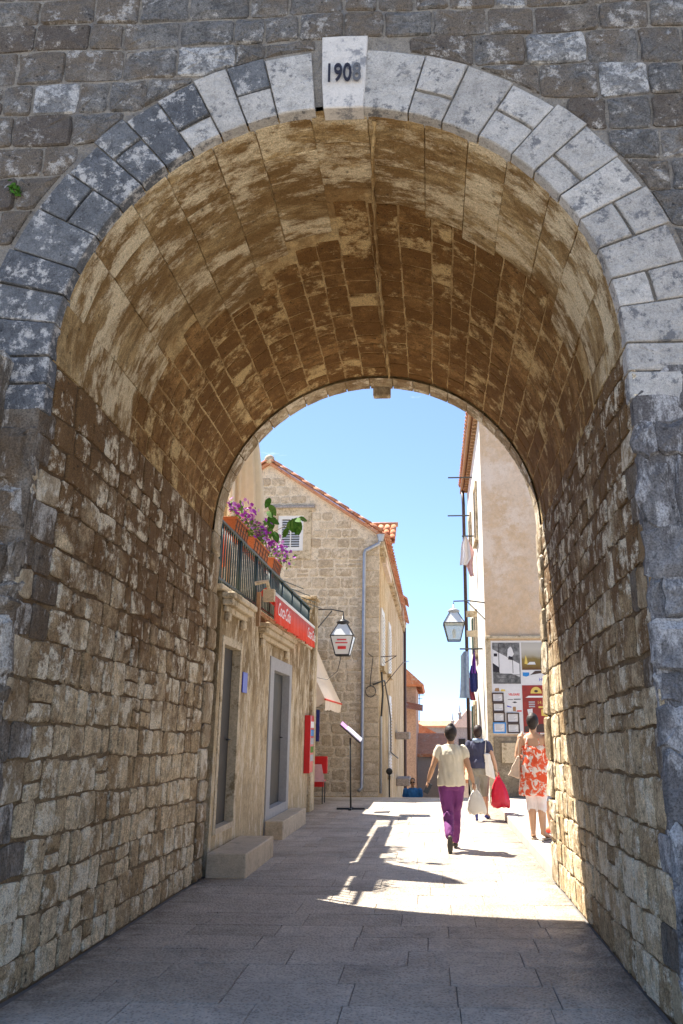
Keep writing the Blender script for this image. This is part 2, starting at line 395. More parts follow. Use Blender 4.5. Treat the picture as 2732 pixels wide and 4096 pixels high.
def rect_poly(u0, u1, v00, v01, v10, v11, cr, rng, jit=.0):
    """quad with cut corners and mid points; v00/v01 bottom left/right, v10/v11 top left/right"""
    P = []; c = min(cr, (u1 - u0) * .3, (v10 - v00) * .3)
    def j(): return rng.uniform(-jit, jit)
    um = (u0 + u1) / 2 + j()
    P += [(u0 + c, v00), (um, (v00 + v01) / 2 + j()), (u1 - c, v01), (u1, v01 + c), (u1 + j(), (v01 + v11) / 2), (u1, v11 - c),
          (u1 - c, v11), (um, (v10 + v11) / 2 + j()), (u0 + c, v10), (u0, v10 - c), (u0 + j(), (v00 + v10) / 2), (u0, v00 + c)]
    return [(a + j() * .6, b + j() * .6) for a, b in P]
def courses(u0, u1, v0, v1, hr, wr, gap, rng, wav=.012, cr=.02, jit=.006, split=0.0, vj=0.0):
    """yields outlines of coursed rubble over a rectangle"""
    lines = [v0]; 
    while lines[-1] < v1 - hr[0] * .6: lines.append(min(v1, lines[-1] + rng.uniform(*hr)))
    if v1 - lines[-1] > 1e-4: lines[-1] = v1
    ph = [rng.uniform(0, 6.28) for _ in lines]; am = [0 if i in (0, len(lines) - 1) else wav for i in range(len(lines))]
    def L(i, u): return lines[i] + am[i] * (math.sin(u * 2.3 + ph[i]) + .6 * math.sin(u * 6.1 + ph[i] * 2))
    for i in range(len(lines) - 1):
        u = u0 - rng.uniform(0, wr[0] * .8) if i % 2 else u0 - rng.uniform(0, .1)
        while u < u1:
            w_ = rng.uniform(*wr); a = max(u, u0) + gap / 2; b = min(u + w_, u1) - gap / 2
            if u1 - (u + w_) < wr[0] * .5: b = u1 - gap / 2; w_ = u1 - u + .01
            u += w_
            if b - a < wr[0] * .35: continue
            lo0, lo1, hi0, hi1 = L(i, a) + gap / 2, L(i, b) + gap / 2, L(i + 1, a) - gap / 2, L(i + 1, b) - gap / 2
            if vj: lo0 += rng.uniform(-vj, vj) * (i > 0); lo1 += rng.uniform(-vj, vj) * (i > 0); hi0 += rng.uniform(-vj, vj); hi1 += rng.uniform(-vj, vj)
            if rng.random() < split and hi0 - lo0 > .2:
                m = rng.uniform(.42, .58); m0 = lo0 + (hi0 - lo0) * m; m1 = lo1 + (hi1 - lo1) * m
                yield rect_poly(a, b, lo0, lo1, m0 - gap / 2, m1 - gap / 2, cr, rng, jit)
                yield rect_poly(a, b, m0 + gap / 2, m1 + gap / 2, hi0, hi1, cr, rng, jit)
            else: yield rect_poly(a, b, lo0, lo1, hi0, hi1, cr, rng, jit)
def area(P): return .5 * sum(P[i - 1][0] * P[i][1] - P[i][0] * P[i - 1][1] for i in range(len(P)))
# ------------------------------------------------------------------ ground and paving
g = MB(); ys = [(-80, -.03), (20.6, -.03), (25.4, -1.7), (29, -2.0), (46, -4.5), (120, -9), (600, -12), (4000, -14)]
xs = [-4000, -300, -40, -1.35, 1.2, 40, 300, 4000]
for y, z in ys:
    for x in xs: g.V.append(Vector((x, y, z)))
n = len(xs)
for i in range(len(ys) - 1):
    for k in range(n - 1): g.F.append((i * n + k, i * n + k + 1, (i + 1) * n + k + 1, (i + 1) * n + k))
tag(g.build('ground', 'ground'), kind='structure')
pav = tag(box('pavement', (-9.5, -3, -.022), (1.3, 20.6, -.009), 'pavement_mortar'), kind='structure')
RP = random.Random(3)
def flat(u, v, h): return (u, v, h)
def lay(x0, x1, y0, y1, hr, wr):
    for P in courses(x0, x1, y0, y1, hr, wr, .005, RP, 0, .006, .001):
        dz = RP.uniform(-.0016, .0016)
        link('slab', stone_mesh(P, lambda u, v, h: (u, v, h + dz), .0, .0035, RP, .0008, .02), 'paving_slab', pav)
lay(-4.2, 2.6, 1.6, 4.86, (.36, .48), (.5, .95))
lay(-2.53, 1.27, 4.86, 9.42, (.36, .46), (.5, .85))
lay(-2.53, 1.27, 9.42, 17.6, (.45, .6), (.6, 1.05))
lay(-5.2, 1.27, 17.6, 20.58, (.55, .75), (.75, 1.3))
# raised footway on the right with its kerb stones
fw = tag(box('footway', (1.46, 9.44, -.02), (12, 19.3, .12), 'pale_paving'), kind='structure')
for i in range(12):
    y = 9.46 + i * .82
    MB().box((1.28, y, -.02), (1.455, y + .812, .124)).build('kerb_stone', 'kerb', fw, bev=.008)
fw2 = tag(box('stair_landing', (-9.0, 20.6, -.3), (1.2, 20.9, -.012), 'kerb'), kind='structure')
st = tag(empty('street_stairs'), kind='structure')
for i in range(9):
    MB().box((-1.45 if i > 3 else -8.0, 20.9 + i * .47, -2.4), (1.2, 20.9 + (i + 1) * .47, -.17 - i * .16)).build('tread', 'kerb', st, bev=.01)

# ------------------------------------------------------------------ the gate
CX, CZ, R = -.64, 3.98, 1.90
YF, YB = 4.93, 9.40
XL, XR = CX - R - .03, CX + R + .03
gate = empty('stone_gateway', (CX, 7, 0), 'massive stone town gate with a round-arched passage dated 1908', 'gateway')
RG = random.Random(11)
def zs(y): return .045 - .19 * (y - 4.9) / 4.5      # the vault sinks a little towards the town
def rv(y): return R + .04 * max(0, (5.5 - y) / .6)      # and flares at its mouth
c = MB(); P = []; Q = []
for z in (-.1, 1, 2, 3): P.append((XL, z)); Q.append((-7.5, z))
NA = 48
for i in range(NA + 1):
    th = math.pi * i / NA; rr = R + .03
    x, z = -math.cos(th), math.sin(th)
    P.append((CX + rr * x, CZ + rr * z))
    k = min((7.5 + CX) / -x if x < -1e-6 else 1e9, (6.5 - CX) / x if x > 1e-6 else 1e9, (9.3 - CZ) / z if z > 1e-6 else 1e9)
    Q.append((CX + k * x, CZ + k * z))
for z in (3, 2, 1, -.1): P.append((XR, z)); Q.append((6.5, z))
m = len(P)
for y in (YF, YB):
    for a in (P, Q):
        for x, z in a:
            kk = (R + .085) / (R + .03) if (a is P and y == YF) else 1; c.V.append(Vector((CX + (x - CX) * kk if a is P else x, y, (CZ + (z - CZ) * kk + zs(y)) if a is P and z > 3.5 else z)))
for i in range(m - 1):
    pf, qf, pb, qb = i, m + i, 2 * m + i, 3 * m + i
    c.F += [(pf, pf + 1, qf + 1, qf), (pb, qb, qb + 1, pb + 1), (qf, qf + 1, qb + 1, qb)]
core = c.build('core', 'facade_mortar', gate)
c2 = MB()
NL = 8; ly = [YF + .02, 5.1, 5.3, 5.55, 6.5, 7.5, 8.5, YB - .02]
for y in ly:
    for x, z in P:
        kk = (rv(y) + .031) / (R + .03); c2.V.append(Vector((CX + (x - CX) * kk, y, CZ + (z - CZ) * kk + zs(y) if z > 3.5 else z)))
for q in range(NL - 1):
    for i in range(m - 1): c2.F.append((q * m + i, (q + 1) * m + i, (q + 1) * m + i + 1, q * m + i + 1))
wi = [i for i, (x, z) in enumerate(P)]
lining = c2.build('passage_lining', 'wall_mortar', gate)
lining.data.materials.append(M['vault_mortar'])
for p in lining.data.polygons:
    if p.center.z > CZ - .05: p.material_index = 1

# facade stones, laid in courses and cut to the arch ring
R_OUT = 2.47; CZ0 = CZ; CZ = CZ0 + zs(4.9); RV = R + .04
def facade(u, v, h): return (u, YF - h, v)
def cut_to_ring(Pl, ro):
    out = []; n = 0
    D = []
    for i in range(len(Pl)):
        a, b = Pl[i], Pl[(i + 1) % len(Pl)]; D += [a, ((a[0] + b[0]) / 2, (a[1] + b[1]) / 2)]
    for x, z in D:
        dx, dz = x - CX, z - CZ
        if z < CZ: 
            if abs(dx) < ro: x = CX + math.copysign(ro, dx if abs(dx) > .01 else 1); n += 1
        else:
            L = math.hypot(dx, dz)
            if L < ro:
                k = ro / L; x, z = CX + dx * k, CZ + dz * k; n += 1
        out.append((x, z))
    return out, n / len(D)
for zone in ((-5.2, 3.9, 3.75, 8.4),):
    for Pl in courses(zone[0], zone[1], zone[2], zone[3], (.24, .32), (.22, .50), .019, RG, .012, .018, .009, .08):
        ccx = sum(p[0] for p in Pl) / len(Pl); ccz = sum(p[1] for p in Pl) / len(Pl)
        if abs(ccx + .595) < .3 and ccz < 6.62 and ccz > 5: continue
        A0 = area(Pl); Pl2, frac = cut_to_ring(Pl, R_OUT + .03)
        if frac > .62 or abs(area(Pl2)) < .015: continue
        if ccz < 7 and frac == 0: Pl2 = Pl
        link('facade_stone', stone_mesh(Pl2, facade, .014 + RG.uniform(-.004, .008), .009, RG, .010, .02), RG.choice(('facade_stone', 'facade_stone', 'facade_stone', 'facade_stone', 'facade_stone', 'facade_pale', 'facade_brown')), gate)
# arch ring
def arc_poly(t0, t1, r0, r1, g_=.006):
    Pl = []
    for k in range(4): t = t0 + (t1 - t0) * k / 3; Pl.append((t, r0 + g_))
    Pl.append((t1, (r0 + r1) / 2))
    for k in range(4): t = t1 + (t0 - t1) * k / 3; Pl.append((t, r1 - g_))
    Pl.append((t0, (r0 + r1) / 2))
    out = []
    tm = (t0 + t1) / 2
    for t, r in Pl:
        t2 = t - math.copysign(g_ / r, t - tm) if abs(t - tm) > (t1 - t0) * .4 else t
        out.append((CX - r * math.cos(t2) + RG.uniform(-.002, .002), CZ + r * math.sin(t2) + RG.uniform(-.002, .002)))
    return out[::-1]
def voussoir(t0, t1, r0, r1, left):
    tm = (t0 + t1) / 2
    if left: mt = 'voussoir_dark' if (tm < 1.02 or RG.random() < .38) else 'voussoir_pale'
    else: mt = 'voussoir_pale' if tm > 1.78 else ('voussoir_dark' if r0 > R + .2 else 'voussoir_pale')
    link('voussoir', stone_mesh(arc_poly(t0, t1, r0, r1), facade, .03 + RG.uniform(-.006, .006), .006, RG, .004, .09), mt, gate)
HK = .083
for side in (0, 1):
    t = 0.0; i = 0; lim = math.pi / 2 - HK
    while t < lim - .03:
        dt = RG.uniform(.105, .15)
        if lim - t - dt < .08: dt = lim - t
        a, b = (t, t + dt) if side == 0 else (math.pi - t - dt, math.pi - t)
        ro = R_OUT + RG.uniform(-.03, .03)
        if (i + side) % 2 == 0 and RG.random() < .85:
            mid = R + (ro - R) * RG.uniform(.38, .6)
            voussoir(a, b, RV, mid, side == 0); voussoir(a, b, mid + .012, ro, side == 0)
        else: voussoir(a, b, RV, ro, side == 0)
        t += dt; i += 1
for s_, mt in ((-1, 'voussoir_dark'), (1, 'voussoir_pale')):
    for k in range(2):
        z1 = CZ - .01 - k * .2; z0 = z1 - .19; x0 = CX + s_ * RV; x1 = CX + s_ * (R_OUT - .1 * k)
        a, b = min(x0, x1), max(x0, x1)
        link('springer', stone_mesh(rect_poly(a + .004, b, z0, z0, z1, z1, .01, RG, .003), facade, .03, .008, RG, .004, .09), mt, gate)
kx = -.595
kp = [(kx - .148, CZ + RV - .012), (kx + .143, CZ + RV - .012), (kx + .158, CZ + R + .25), (kx + .172, 6.60), (kx, 6.605), (kx - .172, 6.60), (kx - .163, CZ + R + .25)]
key = link('keystone', stone_mesh(kp, facade, .045, .008, RG, .002, .08), 'keystone', gate)
for ch, dx, mt in (('1', -.108, 'black_text'), ('9', -.042, 'black_text'), ('0', .026, 'black_text'), ('8', .096, 'grey_text')):
    text_mesh('numeral', ch, .225, mt, frame_mtx((kx + dx, YF - .068, 6.235), (1, 0, 0), (0, 0, 1), .60, 1.0), key, ext=.004, offset=.003)
# passage walls
CZ = CZ0
def wz(u, v): return v * (1 + zs(u) / CZ0)
def wall_l(u, v, h): return (XL + h - rv(u) + R, u, wz(u, v))
def wall_r(u, v, h): return (XR - h + rv(u) - R, u, wz(u, v))
for fn, nm, wr, hr in ((wall_l, 'wall_stone', (.14, .33), (.17, .27)), (wall_r, 'side_stone', (.16, .38), (.19, .29))):
    for Pl in courses(4.895, 9.08, 0.0, CZ, hr, wr, .017, RG, .008, .020, .008, .08, .014):
        yc = sum(p[0] for p in Pl) / len(Pl)
        edge = yc < (5.12 if fn is wall_l else 5.0) + RG.uniform(-.1, .25)
        link(nm, stone_mesh(Pl, fn, RG.uniform(.006, .016), .005, RG, .005, .02), (RG.choice(('quoin', 'abutment', 'abutment') if fn is wall_l else ('abutment_blue', 'abutment', 'quoin')) if edge else 'wall_stone'), gate)
    for j, (y0, y1) in enumerate(((0, 0), (9.1, 9.43))):
        if j == 0: continue
        z = 0
        while z < CZ - .08:
            hh = min(RG.uniform(.2, .5), CZ - z); ex = RG.uniform(-.14, .02) if j == 0 else RG.uniform(-.06, .06)
            a, b = (y0, y1 + ex) if j == 0 else (y0 + ex, y1)
            if CZ - z - hh < .1: hh = CZ - z
            link('quoin', stone_mesh(rect_poly(a, b, z + .006, z + .006, z + hh - .006, z + hh - .006, .03, RG, .012), fn, .026 + RG.uniform(0, .012), .014, RG, .012, .03), ('quoin' if fn is wall_l else 'abutment_blue') if j == 0 else 'quoin', gate)
            z += hh
# vault: courses of stone running along the passage
def vault(u, v, h):
    th = v / R; rr = rv(u) + .03 - h
    return (CX - rr * math.cos(th), u, CZ0 + zs(u) + rr * math.sin(th))
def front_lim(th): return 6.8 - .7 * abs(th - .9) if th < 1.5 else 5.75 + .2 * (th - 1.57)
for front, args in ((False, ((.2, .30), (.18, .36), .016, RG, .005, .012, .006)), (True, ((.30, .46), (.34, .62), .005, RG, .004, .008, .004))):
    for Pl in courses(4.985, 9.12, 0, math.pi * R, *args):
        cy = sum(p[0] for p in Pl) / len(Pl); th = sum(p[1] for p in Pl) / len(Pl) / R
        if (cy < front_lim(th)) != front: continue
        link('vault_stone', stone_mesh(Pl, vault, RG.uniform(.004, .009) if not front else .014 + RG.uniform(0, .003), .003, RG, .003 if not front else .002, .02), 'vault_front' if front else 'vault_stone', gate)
# mortar seam along the crown
se = MB(); rows = []
for i in range(61):
    y = 5.0 + 4.1 * i / 60; off = .16 + .10 * math.exp(-(y - 5) * 1.2) + .004 * math.sin(i * .9); wd = .010 + .012 * RG.random() + (.014 if i % 9 == 0 else 0)
    for k in (-1, -.4, .4, 1): rows.append(vault(y, (math.pi / 2 + (off + k * wd) / R) * R, .045 if abs(k) < .5 else .0))
for i in range(60):
    for k in range(3): a = i * 4 + k; se.F.append((a, a + 1, a + 5, a + 4))
se.V = [Vector(v) for v in rows]; se.build('crown_seam', 'vault_mortar', gate)
# arch ring on the far side
CZ = CZ0 + zs(9.4)
t = 0
while t < math.pi - .02:
    dt = RG.uniform(.11, .16)
    if math.pi - t - dt < .09: dt = math.pi - t
    link('rear_voussoir', stone_mesh(arc_poly(t, t + dt, R, R + .42)[::-1], lambda u, v, h: (u, YB + h, v), .03, .012, RG, .004, .29), 'quoin', gate)
    t += dt
MB().box((-.70, 9.38, 5.63), (-.48, 9.50, 5.78)).build('rear_keystone', 'quoin', gate, bev=.012)
# rough masonry in front of the foot of the arch
MB().add([(1.315, YF - .03, -.1), (3.9, YF - .03, -.1), (3.9, YF - .03, 4.6), (2.0, YF - .03, 4.3), (1.315, YF - .03, 3.62), (1.315, YF + .05, -.1), (3.9, YF + .05, -.1), (3.9, YF + .05, 4.6), (2.0, YF + .05, 4.3), (1.315, YF + .05, 3.62)], [(0, 1, 2, 3, 4), (3, 8, 9, 4), (4, 9, 5, 0), (2, 7, 8, 3)]).build('abutment_bed', 'abutment_blue', gate)
MB().add([(-5.2, YF - .03, -.1), (-2.60, YF - .03, -.1), (-2.60, YF - .03, 3.68), (-5.2, YF - .03, 3.68), (-5.2, YF + .05, 3.68), (-2.60, YF + .05, 3.68), (-2.60, YF + .05, -.1)], [(0, 1, 2, 3), (3, 2, 5, 4), (1, 6, 5, 2)]).build('abutment_bed', 'abutment', gate)
RA = random.Random(5)
for Pl in courses(-5.2, -2.585, 0, 4.02, (.2, .42), (.2, .45), .008, RA, .03, .04, .03, .2):
    ccx = sum(p[0] for p in Pl) / len(Pl); ccz = sum(p[1] for p in Pl) / len(Pl)
    if ccz > 3.72 and ccx > -2.9: continue
    link('abutment_stone', stone_mesh(Pl, facade, RA.uniform(.045, .07) + (.10 if ccz > 3.3 and ccx < -2.75 else 0), .03, RA, .03, .0), 'abutment', gate)
for Pl in courses(1.31, 3.9, 0, 4.6, (.2, .42), (.16, .4), .006, RA, .03, .03, .03, .2):
    if sum(z > 3.66 + max(0, x - 1.31) * 1.05 for x, z in Pl) > 3: continue
    Pl = [(x, min(z, 3.74 + max(0, (x - 1.31)) * 1.05)) for x, z in Pl]
    link('abutment_stone', stone_mesh(Pl, facade, RA.uniform(.03, .06), .012, RA, .014, .0), 'abutment_blue', gate)
# ------------------------------------------------------------------ low terrace house on the left
RH = random.Random(21)
XW = -2.54
th_ = empty('terrace_house', (-5, 13, 0), 'low plastered house with two doorways under a railed roof terrace', 'house')
wl = MB()
for y0, y1, z0, z1 in ((9.60, 9.82, -.05, 3.2), (9.82, 10.7, -.05, .45), (9.82, 10.7, 2.6, 3.2), (10.7, 12.70, -.05, 3.2),
                       (12.70, 14.66, 2.70, 3.2), (14.66, 16.95, -.05, 3.2)):
    wl.box((XW - .5, y0, z0), (XW, y1, z1))
wl.build('wall', 'shop_plaster', th_)
box('rear_block', (-9, 9.5, -.05), (XW - .52, 17.42, 3.19), 'shop_plaster', th_)
box('rear_wing', (-9, 17.44, -.05), (-3.2, 22.3, 4.0), 'shop_plaster', th_)
MB().box((-9, 9.46, 3.203), (XW + .04, 16.95, 3.27)).build('terrace_slab', 'trim_stone', th_, bev=.012)
MB().box((-3.05, 16.955, -.05), (XW + .07, 17.5, 4.28)).build('corner_pier', 'shop_plaster', th_, bev=.015)
MB().box((-3.09, 16.92, 4.283), (XW + .11, 17.54, 4.34)).build('pier_cap', 'trim_stone', th_, bev=.012)
d1 = box('doorway', (XW - .14, 9.822, .452), (XW - .10, 10.698, 2.598), 'door_panel', th_)
box('dark_gap', (XW - .098, 9.84, .465), (XW - .085, 10.12, 2.58), 'dark_void', d1)  # flat black strip painted for the darkness of the open gap
MB().tube([(XW - .095, 10.55, 1.45), (XW - .045, 10.55, 1.45), (XW - .045, 10.45, 1.45)], .012, 6).build('handle', 'iron', d1)
f = MB()
f.box((XW - .34, 9.74, .40), (XW + .012, 9.835, 2.68)); f.box((XW - .34, 10.685, .40), (XW + .012, 10.78, 2.68)); f.box((XW - .34, 9.837, 2.585), (XW + .010, 10.683, 2.682))
f.build('door_frame', 'trim_stone', d1)
box('sill', (XW - .34, 9.837, .395), (XW + .014, 10.683, .462), 'step_stone', d1)
d2 = box('doorway', (XW - .15, 13.0, .40), (XW - .11, 14.44, 2.52), 'door_grey', th_)
box('dark_gap', (XW - .108, 13.005, .41), (XW - .095, 13.4, 2.49), 'dark_void', d2)  # same painted darkness for the gap of this doorway
MB().tube([(XW - .105, 14.3, 1.45), (XW - .055, 14.3, 1.45), (XW - .055, 14.2, 1.45)], .012, 6).build('handle', 'iron', d2)
for za, zb in ((.55, 1.25), (1.4, 2.35)):
    box('door_moulding', (XW - .109, 13.5, za), (XW - .098, 14.32, zb), 'door_panel', d2)
f = MB()
f.box((XW - .42, 12.705, -.04), (XW + .02, 13.0, 2.695)); f.box((XW - .42, 14.44, -.04), (XW + .02, 14.655, 2.695))
f.box((XW - .42, 13.002, 2.50), (XW + .018, 14.438, 2.693)); f.box((XW - .42, 13.002, -.04), (XW + .018, 14.438, .40))
f.build('door_frame', 'grey_frame', d2)
for y0, y1, zt in ((9.62, 10.85, 3.19), (11.75, 14.2, 3.10)):
    h = MB().box((XW, y0 + .08, zt - .22), (XW + .06, y1 - .08, zt - .15))
    h.box((XW, y0 + .02, zt - .15), (XW + .13, y1 - .02, zt - .07)).box((XW, y0 - .03, zt - .07), (XW + .17, y1 + .03, zt))
    hood = h.build('door_hood', 'trim_stone', th_, bev=.012)
    for yy in (y0 + .2, y1 - .2):
        MB().box((XW, yy - .07, zt - .34), (XW + .07, yy + .07, zt - .22)).build('bracket', 'trim_stone', hood, bev=.02)
# railing
rl = MB().box((-2.60, 9.47, 3.325), (-2.555, 16.93, 3.355)).box((-2.605, 9.47, 4.04), (-2.55, 16.93, 4.07)).build('railing', 'green_iron', th_)
bm_ = MB().tube([(0, 0, 3.28), (0, 0, 4.045)], .011, 6); bme = mesh('baluster', bm_.V, bm_.F, True); bme.materials.append(M['green_iron'])
post = MB().tube([(0, 0, 3.26), (0, 0, 4.05)], .024, 6); pme = mesh('rail_post', post.V, post.F, True); pme.materials.append(M['green_iron'])
y = 9.52; i = 0
while y < 16.9:
    o = bpy.data.objects.new('rail_post' if i % 9 == 0 else 'baluster', pme if i % 9 == 0 else bme); col.objects.link(o); o.parent = rl; o.location = (-2.578, y, 0); y += .115; i += 1
# leaning stay bars at the far end of the railing
for k in range(4):
    MB().tube([(-2.56, 13.6 + k * .8, 4.06), (-2.3, 14.3 + k * .8, 4.03)], .008, 5).build('stay', 'green_iron', rl)
# doorsteps
for (y0, y1, x1, h), lb in (((9.46, 11.05, -2.07, .25), 'worn stone doorstep below the nearer doorway, beside the gate wall'), ((12.68, 14.9, -2.24, .26), 'stone doorstep below the farther grey-framed doorway')):
    tag(MB().box((XW + .022, y0, -.02), (x1, y1, h)).build('doorstep', 'step_stone', bev=.012), lb, 'step', 'stone doorsteps')
# red valance awning
aw = empty('rolled_awning', (-2.3, 15, 3.3), 'red fabric awning with white script lettering hung below the railing', 'awning')
V = []; F = []; NS = 60
for i in range(NS + 1):
    y = 11.6 + 4.0 * i / NS; wv = .012 * math.sin(i * 1.3) + .006 * math.sin(i * 2.9)
    for k, z in enumerate((3.475, 3.29, 3.10 + .008 * math.sin(i * .9))): V.append((-2.28 + wv * k, y, z))
for i in range(NS):
    for k in range(2): a = i * 3 + k; F.append((a, a + 1, a + 4, a + 3))
val = link('valance', mesh('valance', V, F, True), 'red_fabric', aw)
so = val.modifiers.new('thick', 'SOLIDIFY'); so.thickness = .006
MB().tube([(-2.30, 11.57, 3.50), (-2.30, 15.64, 3.50)], .032, 8).build('roller', 'white_paint', aw, True)
V = []; F = []
for i in range(9):
    a = i / 8; V += [(-2.30 - .22 * a, 11.62, 3.49 + .10 * math.sin(a * 3.1)), (-2.30 - .22 * a, 15.6, 3.49 + .10 * math.sin(a * 3.1))]
for i in range(8): F.append((2 * i, 2 * i + 1, 2 * i + 3, 2 * i + 2))
link('canopy_roll', mesh('canopy_roll', V, F, True), 'red_fabric', aw)
ab = MB().box((-2.42, 11.4, 3.36), (-2.26, 11.52, 3.53)).tube([(-2.34, 11.46, 3.5), (-2.34, 11.28, 3.62), (-2.5, 11.22, 3.58)], .03, 6)
ab.build('end_bracket', 'trim_stone', aw)
MB().box((-2.42, 11.0, 2.95), (-2.37, 11.07, 3.42)).build('strut', 'wood', aw)
for yy, s_ in ((12.25, .30), (15.1, .28)):
    text_mesh('lettering', 'Coca-Cola', s_, 'white_text', frame_mtx((-2.252, yy, 3.29), (0, 1, 0), (0, 0, 1), .82, .95), aw, shear=.35, ext=.001)
# small items on the wall
tag(MB().box((XW + .003, 10.86, 2.05), (XW + .018, 11.12, 2.32)).build('street_sign', 'blue_sign', bev=.003), 'small blue enamel sign on the wall between the doorways', 'sign')
rs = empty('display_case', (-2.35, 17.3, .7), 'tall red display case on the corner pier of the terrace house', 'display case')
MB().box((-2.535, 16.4, .76), (-2.42, 16.46, 1.86)).build('side_panel', 'red_plastic', rs)
MB().box((-2.535, 16.462, .76), (-2.43, 16.93, 1.86)).build('cabinet', 'red_plastic', rs, bev=.01)
for k, mt in enumerate(('white_text', 'frame_blue', 'paper_line', 'leaf_light', 'paper_line')):
    MB().box((-2.428, 16.5, 1.62 - k * .16), (-2.423, 16.9, 1.74 - k * .16)).build('label', mt, rs)
MB().box((-2.40, 17.03, 1.35), (-2.33, 17.06, 1.98)).build('side_flag', 'navy_cloth', rs)
ch = empty('red_chair', (-2.6, 19, 0), 'red plastic chair with sunlight painted on its seat beside the stone gable wall', 'chair')
MB().box((-2.9, 19.2, .62), (-2.42, 19.25, 1.0)).build('backrest', 'red_plastic', ch, bev=.015)
MB().box((-2.88, 18.78, .46), (-2.44, 19.2, .49)).build('seat', 'red_plastic', ch, bev=.01)
sc_ = MB().add([(-2.84, 18.77, .84), (-2.50, 18.77, .84), (-2.42, 18.74, .47), (-2.86, 18.74, .47), (-2.84, 18.78, .84), (-2.50, 18.78, .84), (-2.42, 18.75, .47), (-2.86, 18.75, .47)], [(0, 1, 2, 3), (7, 6, 5, 4), (0, 4, 5, 1), (1, 5, 6, 2), (2, 6, 7, 3), (3, 7, 4, 0)])
sc_.build('sunlit_seat', 'sunlit_pink', ch)  # pale sheet painting the overexposed sunlight on the red seat
MB().box((-2.88, 18.79, .36), (-2.44, 18.81, .48)).build('front_rail', 'red_plastic', ch)
for x in (-2.86, -2.47):
    for yy in (18.8, 19.2): MB().tube([(x, yy, 0), (x, yy, .47)], .012, 6).build('leg', 'iron', ch)
# menu stand
ms = empty('menu_stand', (-1.72, 17.55, 0), 'black metal menu stand with tilted white pages on the paving', 'menu stand')
MB().box((-2.0, 17.5, 0), (-1.42, 17.56, .035)).box((-1.74, 17.3, .0), (-1.68, 17.8, .034)).build('base', 'iron', ms, bev=.006)
MB().tube([(-1.71, 17.53, .03), (-1.74, 17.53, 1.42)], .018, 8).build('pole', 'iron', ms, True)
A = Vector((-1.95, 0, 1.70)); B = Vector((-1.53, 0, 1.34)); nn = Vector((.36, 0, .42)).normalized()
def plate(a, b, y0, y1, t, off=0):
    m_ = MB(); o = nn * off; V = [a + o + Vector((0, y0, -.03)), b + o + Vector((0, y0, -.03)), b + o + Vector((0, y1, .03)), a + o + Vector((0, y1, .03))]
    V += [v + nn * t for v in V]; return m_.add(V, [(0, 3, 2, 1), (4, 5, 6, 7), (0, 1, 5, 4), (1, 2, 6, 5), (2, 3, 7, 6), (3, 0, 4, 7)])
plate(A, B, 17.36, 17.7, .02).build('tray', 'iron', ms)
plate(A.lerp(B, .3), A.lerp(B, 1.0), 17.33, 17.68, .02, .03).build('pages', 'page', ms)
plate(A.lerp(B, .0), A.lerp(B, .4), 17.36, 17.7, .012, .024).build('cover', 'petal_pale', ms)

